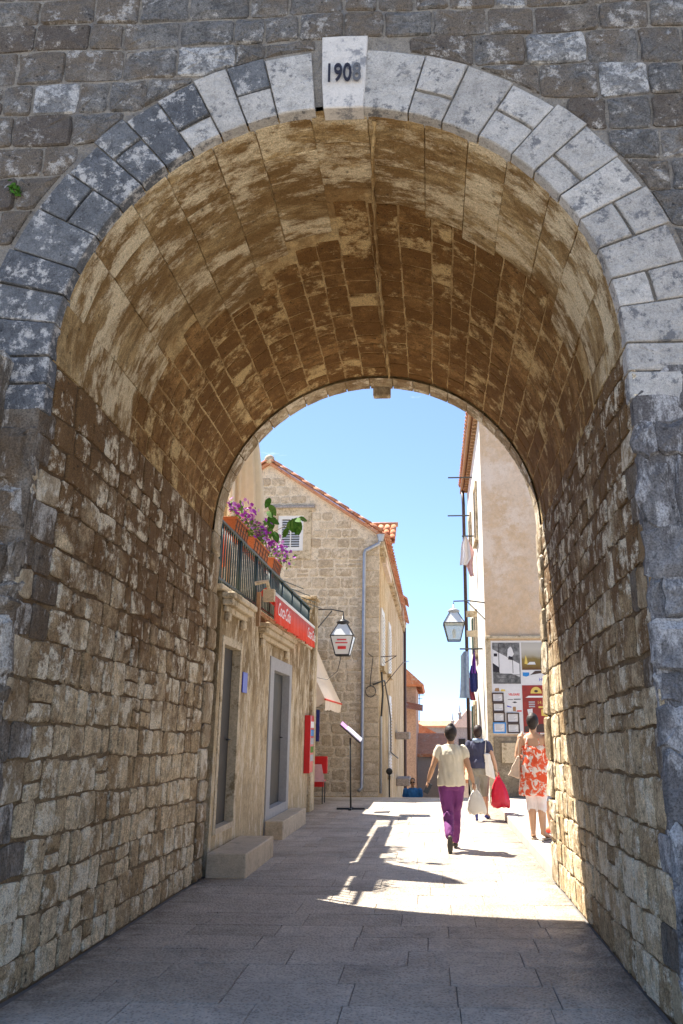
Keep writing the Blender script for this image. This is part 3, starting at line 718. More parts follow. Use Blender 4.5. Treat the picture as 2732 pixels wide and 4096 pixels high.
# ------------------------------------------------------------------ things on the terrace
def leaf_cloud(mb, centre, ext, n, size, rng):
    for _ in range(n):
        p = Vector(centre) + Vector((rng.gauss(0, 1) * ext[0], rng.gauss(0, 1) * ext[1], rng.gauss(0, 1) * ext[2]))
        a = Vector((rng.uniform(-1, 1), rng.uniform(-1, 1), rng.uniform(-.6, 1))).normalized(); b = a.cross(Vector((rng.uniform(-1, 1), rng.uniform(-1, 1), rng.uniform(-1, 1)))).normalized()
        s_ = size * rng.uniform(.6, 1.3)
        mb.add([p, p + a * s_ * .5 + b * s_ * .32, p + a * s_, p + a * s_ * .5 - b * s_ * .32], [(0, 1, 2, 3)])
def flower_box(y0, y1, z, lab, rng):
    fb = empty('flower_box', (-2.66, (y0 + y1) / 2, z), lab, 'flower box', 'terracotta flower boxes on the terrace railing')
    x0, x1 = -2.77, -2.56; h = .21
    V = [(x0 + .03, y0 + .03, z), (x1 - .03, y0 + .03, z), (x1 - .03, y1 - .03, z), (x0 + .03, y1 - .03, z), (x0, y0, z + h), (x1, y0, z + h), (x1, y1, z + h), (x0, y1, z + h)]
    MB().add(V, [(0, 3, 2, 1), (0, 1, 5, 4), (1, 2, 6, 5), (2, 3, 7, 6), (3, 0, 4, 7)]).add([(x0 + .01, y0 + .01, z + h - .02), (x1 - .01, y0 + .01, z + h - .02), (x1 - .01, y1 - .01, z + h - .02), (x0 + .01, y1 - .01, z + h - .02)], [(0, 1, 2, 3)]).build('trough', 'terracotta', fb)
    MB().box((x0 - .012, y0 - .012, z + h - .025), (x1 + .012, y1 + .012, z + h + .004)).build('rim', 'terracotta', fb, bev=.005)
    wr = MB()
    for k in range(6):
        yy = y0 + .06 + (y1 - y0 - .12) * k / 5; wr.tube([(x1 - .026, yy, z - .008), (x1 + .01, yy, z + h)], .005, 4)
    for k in (.12, .45, .8): wr.tube([(x1 - .022 + .03 * k, y0, z + h * k), (x1 - .022 + .03 * k, y1, z + h * k)], .005, 4)
    for k in (0, 1): wr.tube([(x0 - .05, y0 + .1 + k * (y1 - y0 - .2), z + h + .02), (x0 - .02, y0 + .1 + k * (y1 - y0 - .2), z), (x1, y0 + .1 + k * (y1 - y0 - .2), z - .01)], .006, 4)
    wr.build('wire_basket', 'brown_pipe', fb)
    fo = MB(); fl = MB(); fp = MB()
    n = int((y1 - y0) / .16)
    for k in range(n):
        c_ = (-2.62 + rng.uniform(-.05, .10), y0 + .1 + (y1 - y0 - .1) * k / max(1, n - 1) + rng.uniform(-.05, .1), z + h + rng.uniform(.02, .14))
        leaf_cloud(fo, c_, (.08, .08, .07), 45, .055, rng)
        for _ in range(20):
            p = Vector(c_) + Vector((rng.gauss(.01, .08), rng.gauss(0, .10), rng.gauss(.09, .07)))
            nrm = Vector((rng.uniform(-.2, 1), rng.uniform(-1, .3), rng.uniform(-.2, .8))).normalized(); a = nrm.orthogonal().normalized(); b = nrm.cross(a)
            tgt = fl if rng.random() < .66 else fp; r = rng.uniform(.028, .045)
            V = [p + nrm * -.012] + [p + (a * math.cos(t) + b * math.sin(t)) * r * (1 if q % 2 else .75) for q, t in enumerate([6.283 * q / 10 for q in range(10)])]
            tgt.add(V, [(0, 1 + q, 1 + (q + 1) % 10) for q in range(10)])
    tag(fo.build('foliage', 'leaf_light', fb), kind='stuff'); tag(fl.build('blossoms', 'petal', fb), kind='stuff'); tag(fp.build('pale_blossoms', 'petal_pale', fb), kind='stuff')
flower_box(10.2, 10.98, 4.085, 'terracotta flower box of purple petunias nearest the gate', RH)
flower_box(11.35, 12.4, 4.085, 'middle terracotta flower box of purple petunias on the railing', RH)
flower_box(12.8, 13.5, 4.085, 'farthest terracotta flower box on the railing, near the red awning', RH)
pa = empty('closed_parasol', (-3.02, 11.7, 3.27), 'closed cream parasol with hanging folds on the roof terrace', 'parasol')
V = []; F = []; NP = 120
zs = [(4.45, .40), (4.7, .42), (5.2, .39), (5.8, .32), (6.5, .22), (7.1, .10), (7.3, .04)]
for z, r in zs:
    for k in range(NP):
        t = 6.2832 * k / NP; rr = r * (.84 + .26 * math.sin(9 * t + 1) + .18 * math.sin(14 * t + 2.2) + .07 * math.sin(23 * t))
        V.append((-3.02 + rr * math.cos(t), 11.7 + rr * math.sin(t), z - (.06 * math.sin(9 * t) if z < 4.6 else 0)))
for i in range(len(zs) - 1):
    for k in range(NP): k2 = (k + 1) % NP; F.append((i * NP + k, i * NP + k2, (i + 1) * NP + k2, (i + 1) * NP + k))
link('canopy', mesh('canopy', V, F, True), 'parasol_cloth', pa)
MB().tube([(-3.02, 11.7, 3.3), (-3.02, 11.7, 7.4)], .028, 8).build('pole', 'wood', pa)
MB().box((-3.3, 11.42, 3.27), (-2.74, 11.98, 3.34)).build('base', 'grey_frame', pa, bev=.01)
oc = empty('orange_chair', (-3.0, 10.1, 3.27), 'orange cloth chair behind the terrace railing', 'chair')
MB().box((-3.2, 10.35, 3.65), (-2.72, 10.41, 4.12)).build('backrest', 'orange_cloth', oc, bev=.015)
MB().box((-3.2, 9.95, 3.66), (-2.72, 10.34, 3.72)).build('seat', 'orange_cloth', oc, bev=.015)
for x in (-3.18, -2.75):
    for yy in (9.98, 10.38): MB().tube([(x, yy, 3.27), (x, yy, 3.68)], .014, 6).build('leg', 'wood', oc)
# twining plant with big leaves
vi = empty('climbing_plant', (-2.66, 12.4, 3.27), 'leafy climbing plant with large green leaves reaching over the railing', 'plant')
MB().tube([(-2.66, 12.4, 3.27), (-2.62, 12.35, 4.1), (-2.58, 12.3, 4.75), (-2.45, 12.25, 5.0)], [.012, .01, .008, .005], 5).build('stem', 'stem', vi)
MB().tube([(-2.60, 12.32, 4.55), (-2.3, 12.2, 4.66), (-2.05, 12.1, 4.78), (-1.95, 12.1, 4.72)], [.007, .006, .005, .004], 5).build('tendril', 'stem', vi)
def big_leaf(p, d, s_, par, mt):
    d = Vector(d).normalized(); sd = d.cross(Vector((.3, -1, .2))).normalized(); up = sd.cross(d)
    V = []; F = []
    for k in range(6):
        t = k / 5; wd = s_ * .3 * math.sin(math.pi * min(.98, t * .92 + .06)) ** .8
        c_ = Vector(p) + d * s_ * t - Vector((0, 0, .25 * s_ * t * t))
        V += [c_ - sd * wd + up * .12 * wd, c_, c_ + sd * wd + up * .12 * wd]
    for k in range(5): a = k * 3; F += [(a, a + 1, a + 4, a + 3), (a + 1, a + 2, a + 5, a + 4)]
    link('leaf', mesh('leaf', V, F, True), mt, par)
for i in range(22):
    if i < 11: p = (-2.52 + RH.uniform(-.06, .07), 12.2, 4.58 + i * .055)
    else: p = (-2.12 + RH.uniform(-.05, .15), 12.1, 4.74 + RH.uniform(-.04, .04))
    if i in (7, 9): p = (-2.22, 12.15, 4.62)
    big_leaf(p, (RH.uniform(-.6, .6), RH.uniform(-.5, .2), RH.uniform(-1, .1)), RH.uniform(.14, .20), vi, 'leaf' if RH.random() < .6 else 'leaf_light')

# wall weed on the gate
wp = empty('wall_plant', (-2.98, 4.88, 5.30), 'tiny green plant sprouting from a joint of the gate facade', 'plant')
lc = MB(); leaf_cloud(lc, (-2.965, 4.87, 5.335), (.022, .015, .018), 60, .035, RH); tag(lc.build('foliage', 'leaf', wp), kind='stuff')
MB().tube([(-2.98, 4.92, 5.29), (-2.97, 4.87, 5.33)], .004, 5).build('stem', 'stem', wp)

# ------------------------------------------------------------------ lanterns
def lantern(p, lab, white, arm, wall, glass):
    x, y, z = p  # centre of the widest part
    L = empty('wall_lantern', p, lab, 'lantern', 'street lanterns on wall brackets')
    w0, w1, h0, h1 = .145, .245, -.40, .26
    def sq(w_, zz): return [Vector((x + a * w_, y + b * w_, z + zz)) for a, b in ((-1, -1), (1, -1), (1, 1), (-1, 1))]
    b_, m_, t_ = sq(w0, h0), sq(w1, 0), sq(.10, h1)
    for k in range(4):
        k2 = (k + 1) % 4
        MB().quad(b_[k], b_[k2], m_[k2], m_[k]).build('pane', glass, L)
        MB().quad(m_[k], m_[k2], t_[k2], t_[k]).build('roof_pane', white, L)
    fr = MB()
    for k in range(4):
        k2 = (k + 1) % 4
        fr.tube([b_[k], m_[k]], .013, 5).tube([m_[k], t_[k]], .011, 5).tube([b_[k], b_[k2]], .013, 5).tube([m_[k], m_[k2]], .013, 5)
    fr.build('frame', 'lamp_iron', L)
    MB().ring([(x, y, z + h1 - .01, .11, .11), (x, y, z + h1 + .05, .15, .15), (x, y, z + h1 + .09, .09, .09), (x, y, z + h1 + .12, .03, .03), (x, y, z + h1 + .2, .018, .018)], 10).build('cap', arm[1], L, True)
    hk = Vector((x, y, z + h1 + .2)); tp = Vector((x, y, z + h1 + .28))
    a = MB().tube([hk, tp, tp.lerp(Vector(wall), .5) + Vector((0, 0, .03)), wall], .016, 6).tube([tp.lerp(Vector(wall), .45), Vector(wall) + Vector((0, 0, -.4))], .013, 6)
    a.build('bracket', 'lamp_iron', L)
    MB().ring([(x, y, z - .34, .03, .03), (x, y, z - .2, .045, .045), (x, y, z - .12, .02, .02)], 8).build('bulb', 'white_paint', L, True)
    return L
l1 = lantern((-1.92, 17.46, 3.53), 'black lantern with red lettering on its panes beside the terrace corner', 'lamp_glass_white', (0, 'lamp_iron'), (-2.47, 17.46, 4.12), 'lamp_glass_white')
for k, (zz, w_) in enumerate(((-.09, .10), (-.16, .13))):
    MB().box((-1.92 - w_, 17.46 - .232 - zz * -.22, 3.53 + zz - .012), (-1.92 + w_, 17.46 - .228 - zz * -.22, 3.53 + zz + .012)).build('lettering', 'red_text', l1)
MB().ring([(-1.92, 17.46 - .192, 3.53 - .285, .09, .004), (-1.92, 17.46 - .197, 3.53 - .225, .09, .004)], 12).build('lettering', 'red_text', l1)
lantern((.53, 19.25, 4.02), 'pale lantern on a wall bracket at the pink house corner', 'lamp_glass_white', (0, 'lamp_cap'), (1.27, 19.25, 4.52), 'lamp_glass')
# ------------------------------------------------------------------ stone gable house
RS = random.Random(33)
YG, XG = 22.5, -1.47
gh = empty('gable_house', (-5, 30, 0), 'pale stone house with a tiled gable roof and white louvred window', 'house')
PK = (-4.73, 9.2); SL = .672
XG0 = 2 * PK[0] - XG
def roof_z(x): return PK[1] - SL * abs(x - PK[0])
# window opening in the gable
WX0, WX1, WZ0, WZ1 = -4.42, -3.66, 6.55, 7.62
gw = MB()
def gwall(x0, x1, z0, z1a, z1b): gw.add([(x0, YG, z0), (x1, YG, z0), (x1, YG, z1b), (x0, YG, z1a)], [(0, 1, 2, 3)])
gwall(XG0, WX0, -.1, roof_z(XG0), roof_z(WX0)) if roof_z(WX0) < PK[1] and WX0 < PK[0] else (gwall(XG0, PK[0], -.1, roof_z(XG0), PK[1]), gwall(PK[0], WX0, -.1, PK[1], roof_z(WX0)))
gwall(WX0, WX1, -.1, WZ0, WZ0); gwall(WX0, WX1, WZ1, roof_z(WX0), roof_z(WX1)); gwall(WX1, XG, -.1, roof_z(WX1), roof_z(XG))
gw.quad((WX0, YG, WZ0), (WX0, YG, WZ1), (WX0, YG + .3, WZ1), (WX0, YG + .3, WZ0)).quad((WX1, YG, WZ0), (WX1, YG, WZ1), (WX1, YG + .3, WZ1), (WX1, YG + .3, WZ0))
gw.quad((WX0, YG, WZ0), (WX1, YG, WZ0), (WX1, YG + .3, WZ0), (WX0, YG + .3, WZ0)).quad((WX0, YG, WZ1), (WX1, YG, WZ1), (WX1, YG + .3, WZ1), (WX0, YG + .3, WZ1))
gw.build('gable_wall', 'gable_mortar', gh)
box('window_void', (WX0 - .1, YG + .29, WZ0 - .1), (WX1 + .1, YG + .32, WZ1 + .1), 'dark_void', gh)
sw = MB(); YE = 42
sw.quad((XG, YG, -3), (XG, YE, -5), (XG, YE, 6.9), (XG, YG, 7.0)); sw.quad((XG0, YG, -3), (XG0, YE, -5), (XG0, YE, 6.9), (XG0, YG, 7.0)); sw.quad((XG0, YE, -5), (XG, YE, -5), (XG, YE, 6.9), (XG0, YE, 6.9))
sw.quad((XG0, YG, -3), (XG, YG, -3), (XG, YG, -.1), (XG0, YG, -.1))
sw.build('side_wall', 'side_plaster', gh)
rf = MB(); ov = .12
for s_ in (1, -1):
    xe = PK[0] + s_ * (XG - PK[0] + .16)
    a = [(PK[0], YG - ov, PK[1] + .06), (xe, YG - ov, roof_z(xe) + .06), (xe, YE, roof_z(xe) + .06), (PK[0], YE, PK[1] + .06)]
    b = [(x, y_, z - .09) for x, y_, z in a]
    rf.add(a + b, [(0, 1, 2, 3), (7, 6, 5, 4), (0, 4, 5, 1), (1, 5, 6, 2), (2, 6, 7, 3)])
roof = rf.build('roof', 'tile', gh)
def barrel(length, r0, r1, n=6):
    V = []; F = []
    for j, (yy, r) in enumerate(((0, r0), (length, r1))):
        for t_ in (0, -.014):
            for k in range(n + 1):
                a = math.pi * k / n; V.append(((r + t_) * math.cos(a), yy, (r + t_) * math.sin(a)))
    q = n + 1
    for k in range(n):
        F += [(k, k + 1, 2 * q + k + 1, 2 * q + k), (q + k, 3 * q + k, 3 * q + k + 1, q + k + 1), (k, q + k, q + k + 1, k + 1), (2 * q + k, 2 * q + k + 1, 3 * q + k + 1, 3 * q + k)]
    me = mesh('tile', V, F, True); me.materials.append(M['tile']); return me
tile_me = barrel(.46, .10, .085)
def put_tile(loc, d, parent, name='tile', sc3=1):
    """tile whose length points along d"""
    o = bpy.data.objects.new(name, tile_me); col.objects.link(o); o.parent = parent
    d = Vector(d).normalized(); x = d.cross(Vector((0, 0, 1))).normalized(); z = x.cross(d)
    m_ = Matrix((x, d, z)).transposed().to_4x4(); m_.translation = Vector(loc); o.matrix_basis = Matrix(m_) @ Matrix.Scale(sc3, 4); return o
sv = Vector((1, 0, -SL)).normalized()
for i in range(10):
    p = Vector((PK[0] + .02, YG - .10, PK[1] + .07)) + sv * (i * .40 + .38); put_tile(p + Vector((0, 0, .012 * RS.random())), -sv, roof, 'verge_tile')
for i in range(3):
    s2 = Vector((-1, 0, -SL)).normalized(); p = Vector((PK[0] - .02, YG - .10, PK[1] + .07)) + s2 * (i * .40 + .38); put_tile(p, -s2, roof, 'verge_tile')
for i in range(3): put_tile((PK[0], YG - .14 + i * .42, PK[1] + .10), (0, 1, .01), roof, 'ridge_tile', 1.25)
MB().ball((PK[0], YG - .1, PK[1] + .12), (.15, .1, .14), 10, 6).build('finial', 'gable_stone', roof, True)
for i in range(44):
    yy = YG + .1 + i * .44; xe = XG + .2; put_tile((xe + .08, yy, roof_z(xe) + .02), (-1, 0, SL), roof, 'eave_tile')
# gable stones
def gab(u, v, h): return (u, YG - h, v)
GP = []
for Pl in courses(-6.0, XG - .42, -.02, 9.15, (.24, .33), (.26, .5), .035, RS, .008, .04, .012, .06):
    ux = sum(p[0] for p in Pl) / len(Pl); uz = sum(p[1] for p in Pl) / len(Pl)
    if ux < -3.5 and uz < 4.3: continue
    if uz > roof_z(ux) - .30: continue
    if WX0 - .30 < ux < WX1 + .30 and WZ0 - .28 < uz < WZ1 + .22: continue
    Pl = [(x, min(z, roof_z(x) - .06)) for x, z in Pl]
    link('wall_block', stone_mesh(Pl, gab, RS.uniform(.006, .02), .014, RS, .006, .01), 'gable_stone', gh)
z = 0
k = 0
while z < 6.6:
    hh = RS.uniform(.3, .46); wq = .62 if k % 2 else .42
    if XG - wq < -2.1: pass
    link('corner_stone', stone_mesh(rect_poly(XG - wq + .02, XG + .012, z + .008, z + .008, z + hh - .008, z + hh - .008, .015, RS, .004), gab, .025, .012, RS, .004, .0), 'gable_stone', gh)
    z += hh; k += 1
# window with frame, louvres
fr = MB(); fr.box((WX0 - .22, YG - .04, WZ0 - .24), (WX0 + .01, YG + .06, WZ1 + .2)); fr.box((WX1 - .01, YG - .04, WZ0 - .24), (WX1 + .22, YG + .06, WZ1 + .2))
fr.box((WX0 + .01, YG - .042, WZ1 - .01), (WX1 - .01, YG + .06, WZ1 + .2)); fr.box((WX0 + .01, YG - .042, WZ0 - .24), (WX1 - .01, YG + .06, WZ0 + .01))
wn_ = fr.build('window', 'trim_stone', gh)
MB().box((WX0 - .3, YG - .12, WZ1 + .2), (WX1 + .3, YG + .02, WZ1 + .27)).build('drip_mould', 'grey_stone', wn_, bev=.01)
f = MB(); fw_ = .12
f.box((WX0, YG - .02, WZ0), (WX0 + fw_, YG + .04, WZ1)).box((WX1 - fw_, YG - .02, WZ0), (WX1, YG + .04, WZ1)).box((WX0 + fw_, YG - .019, WZ1 - fw_), (WX1 - fw_, YG + .04, WZ1)).box((WX0 + fw_, YG - .019, WZ0), (WX1 - fw_, YG + .04, WZ0 + fw_))
f.box((-4.055, YG - .022, WZ0 + fw_), (-4.025, YG + .03, WZ1 - fw_)); f.build('window_frame', 'white_paint', wn_)
for k in range(11):
    zz = WZ0 + fw_ + .04 + k * .072; MB().add([(WX0 + fw_, YG - .012, zz), (WX1 - fw_, YG - .012, zz), (WX1 - fw_, YG + .035, zz + .045), (WX0 + fw_, YG + .035, zz + .045), (WX0 + fw_, YG - .012, zz - .01), (WX1 - fw_, YG - .012, zz - .01), (WX1 - fw_, YG + .035, zz + .035), (WX0 + fw_, YG + .035, zz + .035)], [(0, 1, 2, 3), (7, 6, 5, 4), (0, 4, 5, 1), (2, 6, 7, 3)]).build('slat', 'shutter_white', wn_)
# downpipe with hopper
MB().tube([(-1.43, 22.38, 6.88), (-1.47, 22.38, 6.72), (-1.86, 22.38, 6.52), (-1.885, 22.38, 6.42), (-1.90, 22.38, .12), (-1.97, 22.28, .04)], .05, 10).build('downpipe', 'zinc', gh, True)
MB().ring([(-1.42, 22.36, 6.78, .07, .07), (-1.42, 22.36, 6.98, .12, .10)], 8).build('hopper', 'zinc', gh)
# eaves brackets, cornice, shutters, balcony stones of the side wall
MB().box((XG + .003, YG + .02, 6.66), (XG + .14, YE, 6.84)).build('cornice', 'trim_stone', gh)
for i in range(26):
    yy = YG + .3 + i * .75; MB().box((XG + .004, yy, 6.44), (XG + .12, yy + .18, 6.655)).build('corbel', 'trim_stone', gh)
for y0, z0, z1 in ((23.1, 3.35, 5.0), (27.0, 3.4, 5.1), (27.2, .2, 2.7)):
    sh = box('shutter', (XG + .005, y0, z0), (XG + .05, y0 + 1.35, z1), 'shutter_white', gh)
    for k in range(int((z1 - z0 - .2) / .1)): box('slat', (XG + .051, y0 + .12, z0 + .1 + k * .1), (XG + .075, y0 + 1.23, z0 + .155 + k * .1), 'shutter_white', sh)
    box('sill', (XG + .005, y0 - .15, z0 - .14), (XG + .12, y0 + 1.5, z0 - .02), 'trim_stone', sh)
for y0, z0 in ((32.5, 1.25), (33.0, -.5)):
    MB().box((XG + .005, y0, z0), (XG + .55, y0 + 1.7, z0 + .28)).build('balcony_stone', 'grey_stone', gh, bev=.03)
MB().tube([(XG + .09, 41.5, 6.7), (XG + .09, 41.5, -4)], .07, 8).build('rain_pipe', 'brown_pipe', gh)
MB().tube([(XG + .05, 22.75, 1.95), (XG + .05, 22.75, -.05)], .04, 6).build('cable_duct', 'zinc', gh)
MB().tube([(XG + .06, 22.75, 1.95), (XG + .1, 22.8, 2.6), (XG + .06, 22.75, 3.15)], .03, 6).build('cable_duct', 'iron', gh)
# dormer on the right slope
dm = box('dormer', (-2.35, 24.0, 6.4), (-1.34, 27, 7.08), 'far_plaster', gh)
a = [(-2.45, 23.7, 7.08), (-1.08, 23.7, 7.08), (-1.08, 24.9, 7.86), (-2.45, 24.9, 7.86)]
MB().add(a + [(x, y_, z - .06) for x, y_, z in a], [(0, 1, 2, 3), (7, 6, 5, 4), (0, 4, 5, 1), (1, 5, 6, 2), (2, 6, 7, 3), (3, 7, 4, 0)]).build('dormer_roof', 'tile', dm)
sd = Vector((0, 1.2, .78)).normalized()
for i in range(7):
    for k in range(3): put_tile(Vector((-2.36 + i * .2, 23.62, 7.09)) + sd * (k * .42), sd, dm)
MB().tube([(-2.5, 24.9, 7.92), (-1.03, 24.9, 7.92)], .08, 8).build('ridge', 'tile', dm, True)
d3 = box('dormer', (XG - .6, 35.6, 6.5), (XG + .2, 37.5, 7.3), 'brick_red', gh)
a = [(XG - .6, 35.4, 8.0), (XG + .42, 35.4, 7.25), (XG + .42, 37.7, 7.25), (XG - .6, 37.7, 8.0)]
MB().add(a + [(x, y_, z - .09) for x, y_, z in a], [(0, 1, 2, 3), (7, 6, 5, 4), (0, 4, 5, 1), (1, 5, 6, 2), (2, 6, 7, 3), (3, 7, 4, 0)]).build('dormer_roof', 'tile', d3)
# cables and clothes frames on that wall
def cable(pts, r, lab, mt='iron', name='cable'):
    return tag(MB().tube(pts, r, 5).build(name, mt, None, True), lab, 'cable')
cable([(-1.75, 22.40, 3.62), (-1.62, 22.40, 3.52), (-1.68, 22.40, 3.0), (-1.7, 22.40, 2.72)], .012, 'thin cable dropping to a coil beside the zinc downpipe')
cp = [(-1.68 + .14 * math.cos(t) , 22.38 - .012 * i / 12, 2.6 + .15 * math.sin(t)) for i, t in enumerate([k * .52 for k in range(30)])]
cable(cp, .012, 'coil of dark cable hanging beside the zinc downpipe')
cable([(-1.62, 22.40, 2.78), (-1.42, 22.45, 2.86), (-1.36, 23.4, 2.95), (-1.34, 25.5, 2.3), (-1.34, 26.5, 1.9), (-1.36, 27.0, .9), (-1.3, 31, .6)], .022, 'thick black cable sagging along the side wall of the stone house')
cable([(XG + .05, 22.62, 3.55), (-1.0, 22.9, 3.6), (XG + .05, 24.2, 3.5)], .012, 'upper rusty clothes bracket on the side wall of the stone house', 'brown_pipe', 'clothes_bracket')
cable([(XG + .05, 23.4, 2.75), (-.9, 25.2, 3.6), (-.75, 26.5, 3.75)], .012, 'lower rusty clothes bracket on the side wall of the stone house', 'brown_pipe', 'clothes_bracket')
cable([(-1.95, 17.46, 3.12), (-2.02, 17.46, 2.8), (-2.25, 17.5, 2.62), (-2.46, 17.48, 2.66)], .008, 'thin cable looping from the black lantern to the corner pier')
mp = empty('meter_post', (-1.2, 24.0, 0), 'small dark meter on a thin post by the side wall', 'meter')
MB().tube([(-1.2, 23.0, -.5), (-1.2, 23.0, .45)], .025, 6).build('post', 'iron', mp); MB().ball((-1.2, 22.97, .5), (.09, .06, .09), 10, 6).build('meter_box', 'iron', mp)

# cream awning fixed to the rear wing
ca = empty('cream_awning', (-3.1, 19.5, 2.4), 'cream awning with a scalloped valance beside the gable wall', 'awning')
V = []; F = []
for i in range(9):
    for k in range(7): t = i / 8; V.append((-3.19 + .80 * t, 18.35 + k * .55, 3.95 - 1.71 * t - .05 * math.sin(t * math.pi)))
for i in range(8):
    for k in range(6): a = i * 7 + k; F.append((a, a + 1, a + 8, a + 7))
link('canopy', mesh('canopy', V, F, True), 'awning_cloth', ca)
V = []; F = []
for i in range(25):
    yy = 18.35 + 3.3 * i / 24; V += [(-2.39, yy, 2.24), (-2.39 - .03 * math.sin(i * 1.4), yy, 2.04 - .04 * abs(math.sin(i * .9)))]
for i in range(24): F.append((2 * i, 2 * i + 1, 2 * i + 3, 2 * i + 2))
link('valance', mesh('valance', V, F, True), 'awning_cloth', ca)
V = []; F = []
for i in range(15):
    t = i / 14; xx = -3.19 + .80 * t; zt = 3.95 - 1.71 * t - .05 * math.sin(t * math.pi); V += [(xx, 18.35, zt), (xx, 18.36, 2.24 - .19 * math.sin(t * 3.0) - .02)]
for i in range(14): F.append((2 * i, 2 * i + 1, 2 * i + 3, 2 * i + 2))
link('side_valance', mesh('side_valance', V, F, True), 'awning_cloth', ca)
MB().tube([(-2.39, 18.33, 2.24), (-2.39, 21.67, 2.24)], .022, 6).build('front_bar', 'red_fabric', ca)
MB().tube([(-3.19, 18.5, 2.1), (-2.42, 18.5, 2.24)], .018, 6).build('arm', 'white_paint', ca)
MB().tube([(-3.19, 21.5, 2.1), (-2.42, 21.5, 2.24)], .018, 6).build('arm', 'white_paint', ca)

# ------------------------------------------------------------------ plastered house on the right
YR, XF, YRE = 19.3, 1.27, 26.6
ph = empty('plaster_house', (4, 23, 0), 'tall pink-beige plastered house with a sunlit shuttered side and tiled eaves', 'house')
MB().quad((XF, YR, -3), (8, YR, -3), (8, YR, 12.6), (XF, YR, 9.55)).quad((8, YR, -3), (8, YRE, -3), (8, YRE, 12.6), (8, YR, 12.6)).quad((XF, YRE, -3), (8, YRE, -3), (8, YRE, 12.6), (XF, YRE, 9.55)).build('front_wall', 'pink_plaster', ph)
MB().quad((XF, YR, -3), (XF, YR, 9.55), (XF, YRE, 9.55), (XF, YRE, -3)).build('street_wall', 'white_plaster', ph)
MB().box((XF + .12, YR - .05, -.2), (8, YR - .003, 1.42)).build('plinth', 'plinth', ph)
MB().box((XF - .01, YR - .09, 3.66), (8, YR - .003, 3.73)).build('string_course', 'trim_stone', ph, bev=.01)
MB().box((XF - .012, YR - .025, -.2), (XF + .115, YR - .004, 3.655)).build('corner_strip', 'trim_stone', ph)
a = [(XF - .18, YR - .05, 9.52), (8, YR - .05, 12.9), (8, YRE + .1, 12.9), (XF - .18, YRE + .1, 9.52)]
rr = MB().add(a + [(x, y_, z + .08) for x, y_, z in a], [(3, 2, 1, 0), (4, 5, 6, 7), (0, 1, 5, 4), (1, 2, 6, 5), (2, 3, 7, 6), (3, 0, 4, 7)]).build('roof', 'tile', ph)
for i in range(27):
    put_tile((XF - .26, YR + .06 + i * .265, 9.56), (1, 0, .5), rr, 'eave_tile', 1.15)
    MB().box((XF - .12, YR + .02 + i * .265, 9.36), (XF - .002, YR + .14 + i * .265, 9.5)).build('rafter_end', 'wood', rr)
MB().tube([(XF - .2, YR, 9.5), (XF - .2, YRE, 9.44)], .05, 8).build('gutter', 'wood', ph)
MB().tube([(1.10, 26.2, 9.4), (1.12, 26.2, 8.9), (1.12, 26.2, -3)], .055, 8).build('drainpipe', 'brown_pipe', ph, True)
for y0, z0, z1 in ((22.6, 3.7, 4.75), (21.0, 6.6, 8.0), (24.2, 6.6, 8.0), (24.0, 1.3, 2.3)):
    w_ = box('window', (XF - .03, y0, z0), (XF - .004, y0 + .8, z1), 'dark_void', ph)
    f = MB().box((XF - .06, y0 - .1, z0 - .1), (XF - .003, y0, z1 + .1)).box((XF - .06, y0 + .8, z0 - .1), (XF - .003, y0 + .9, z1 + .1)).box((XF - .058, y0, z1), (XF - .003, y0 + .8, z1 + .1)).box((XF - .1, y0 - .14, z0 - .16), (XF - .003, y0 + .94, z0 - .1))
    f.build('window_frame', 'trim_stone', w_)
    if z0 < 6: box('shutter', (XF - .095, y0 + .91, z0 + .02), (XF - .062, y0 + 1.35, z1 - .02), 'shutter_green', w_)
box('meter_cabinet', (1.56, YR - .09, .86), (1.94, YR - .052, 1.30), 'trim_stone', ph)
for s_ in range(2):
    MB().ring([(1.02, 20.6, 4.52 - s_ * .5, .14, .03), (1.02, 20.6, 4.36 - s_ * .5, .14, .03)], 10).build('insulator', 'trim_stone', ph)
# clothes poles and washing
def pole(y, z, x0, x1, lab): return tag(MB().tube([(x1, y, z), (x0, y, z)], .022, 6).build('clothes_pole', 'iron'), lab, 'pole', 'clothes poles on the plaster house')
pole(23.2, 8.92, .55, XF, 'topmost iron clothes pole jutting from the plaster house')
pole(24.2, 8.0, .54, XF, 'bare iron clothes pole, second from the top of the plaster house')
pole(22.0, 6.82, .88, XF, 'iron clothes pole above the white washing')
pole(20.6, 3.56, .70, XF, 'iron clothes pole above the hanging trousers')
def cloth(name, pts, th, mt, lab, cat, seedv):
    """hanging cloth: rows of (z, x0, x1) with folds"""
    y0 = pts[0]; V = []; F = []; nk = 9; rng = random.Random(seedv); p1, p2 = rng.uniform(0, 6), rng.uniform(0, 6)
    rows = pts[1]
    for sgn in (0, 1):
        for z, x0, x1 in rows:
            for k in range(nk):
                t = k / (nk - 1); V.append((x0 + (x1 - x0) * t, y0 + sgn * th + .04 * math.sin(t * 9 + p1 + z) + .02 * math.sin(t * 21 + p2), z))
    m_ = len(rows)
    for i in range(m_ - 1):
        for k in range(nk - 1):
            a = i * nk + k; b = m_ * nk + a; F += [(a, a + 1, a + nk + 1, a + nk), (b, b + nk, b + nk + 1, b + 1)]
        for k in (0, nk - 1): a = i * nk + k; b = m_ * nk + a; F.append((a, a + nk, b + nk, b))
    return tag(link(name, mesh(name, V, F, True), mt), lab, cat)
cloth('white_shirt', (22.0, [(6.80, .93, 1.02), (6.6, .86, 1.08), (6.2, .82, 1.12), (6.0, .80, 1.0)]), .03, 'cloth_white', 'white shirt drying on a pole of the plaster house', 'washing', 1)
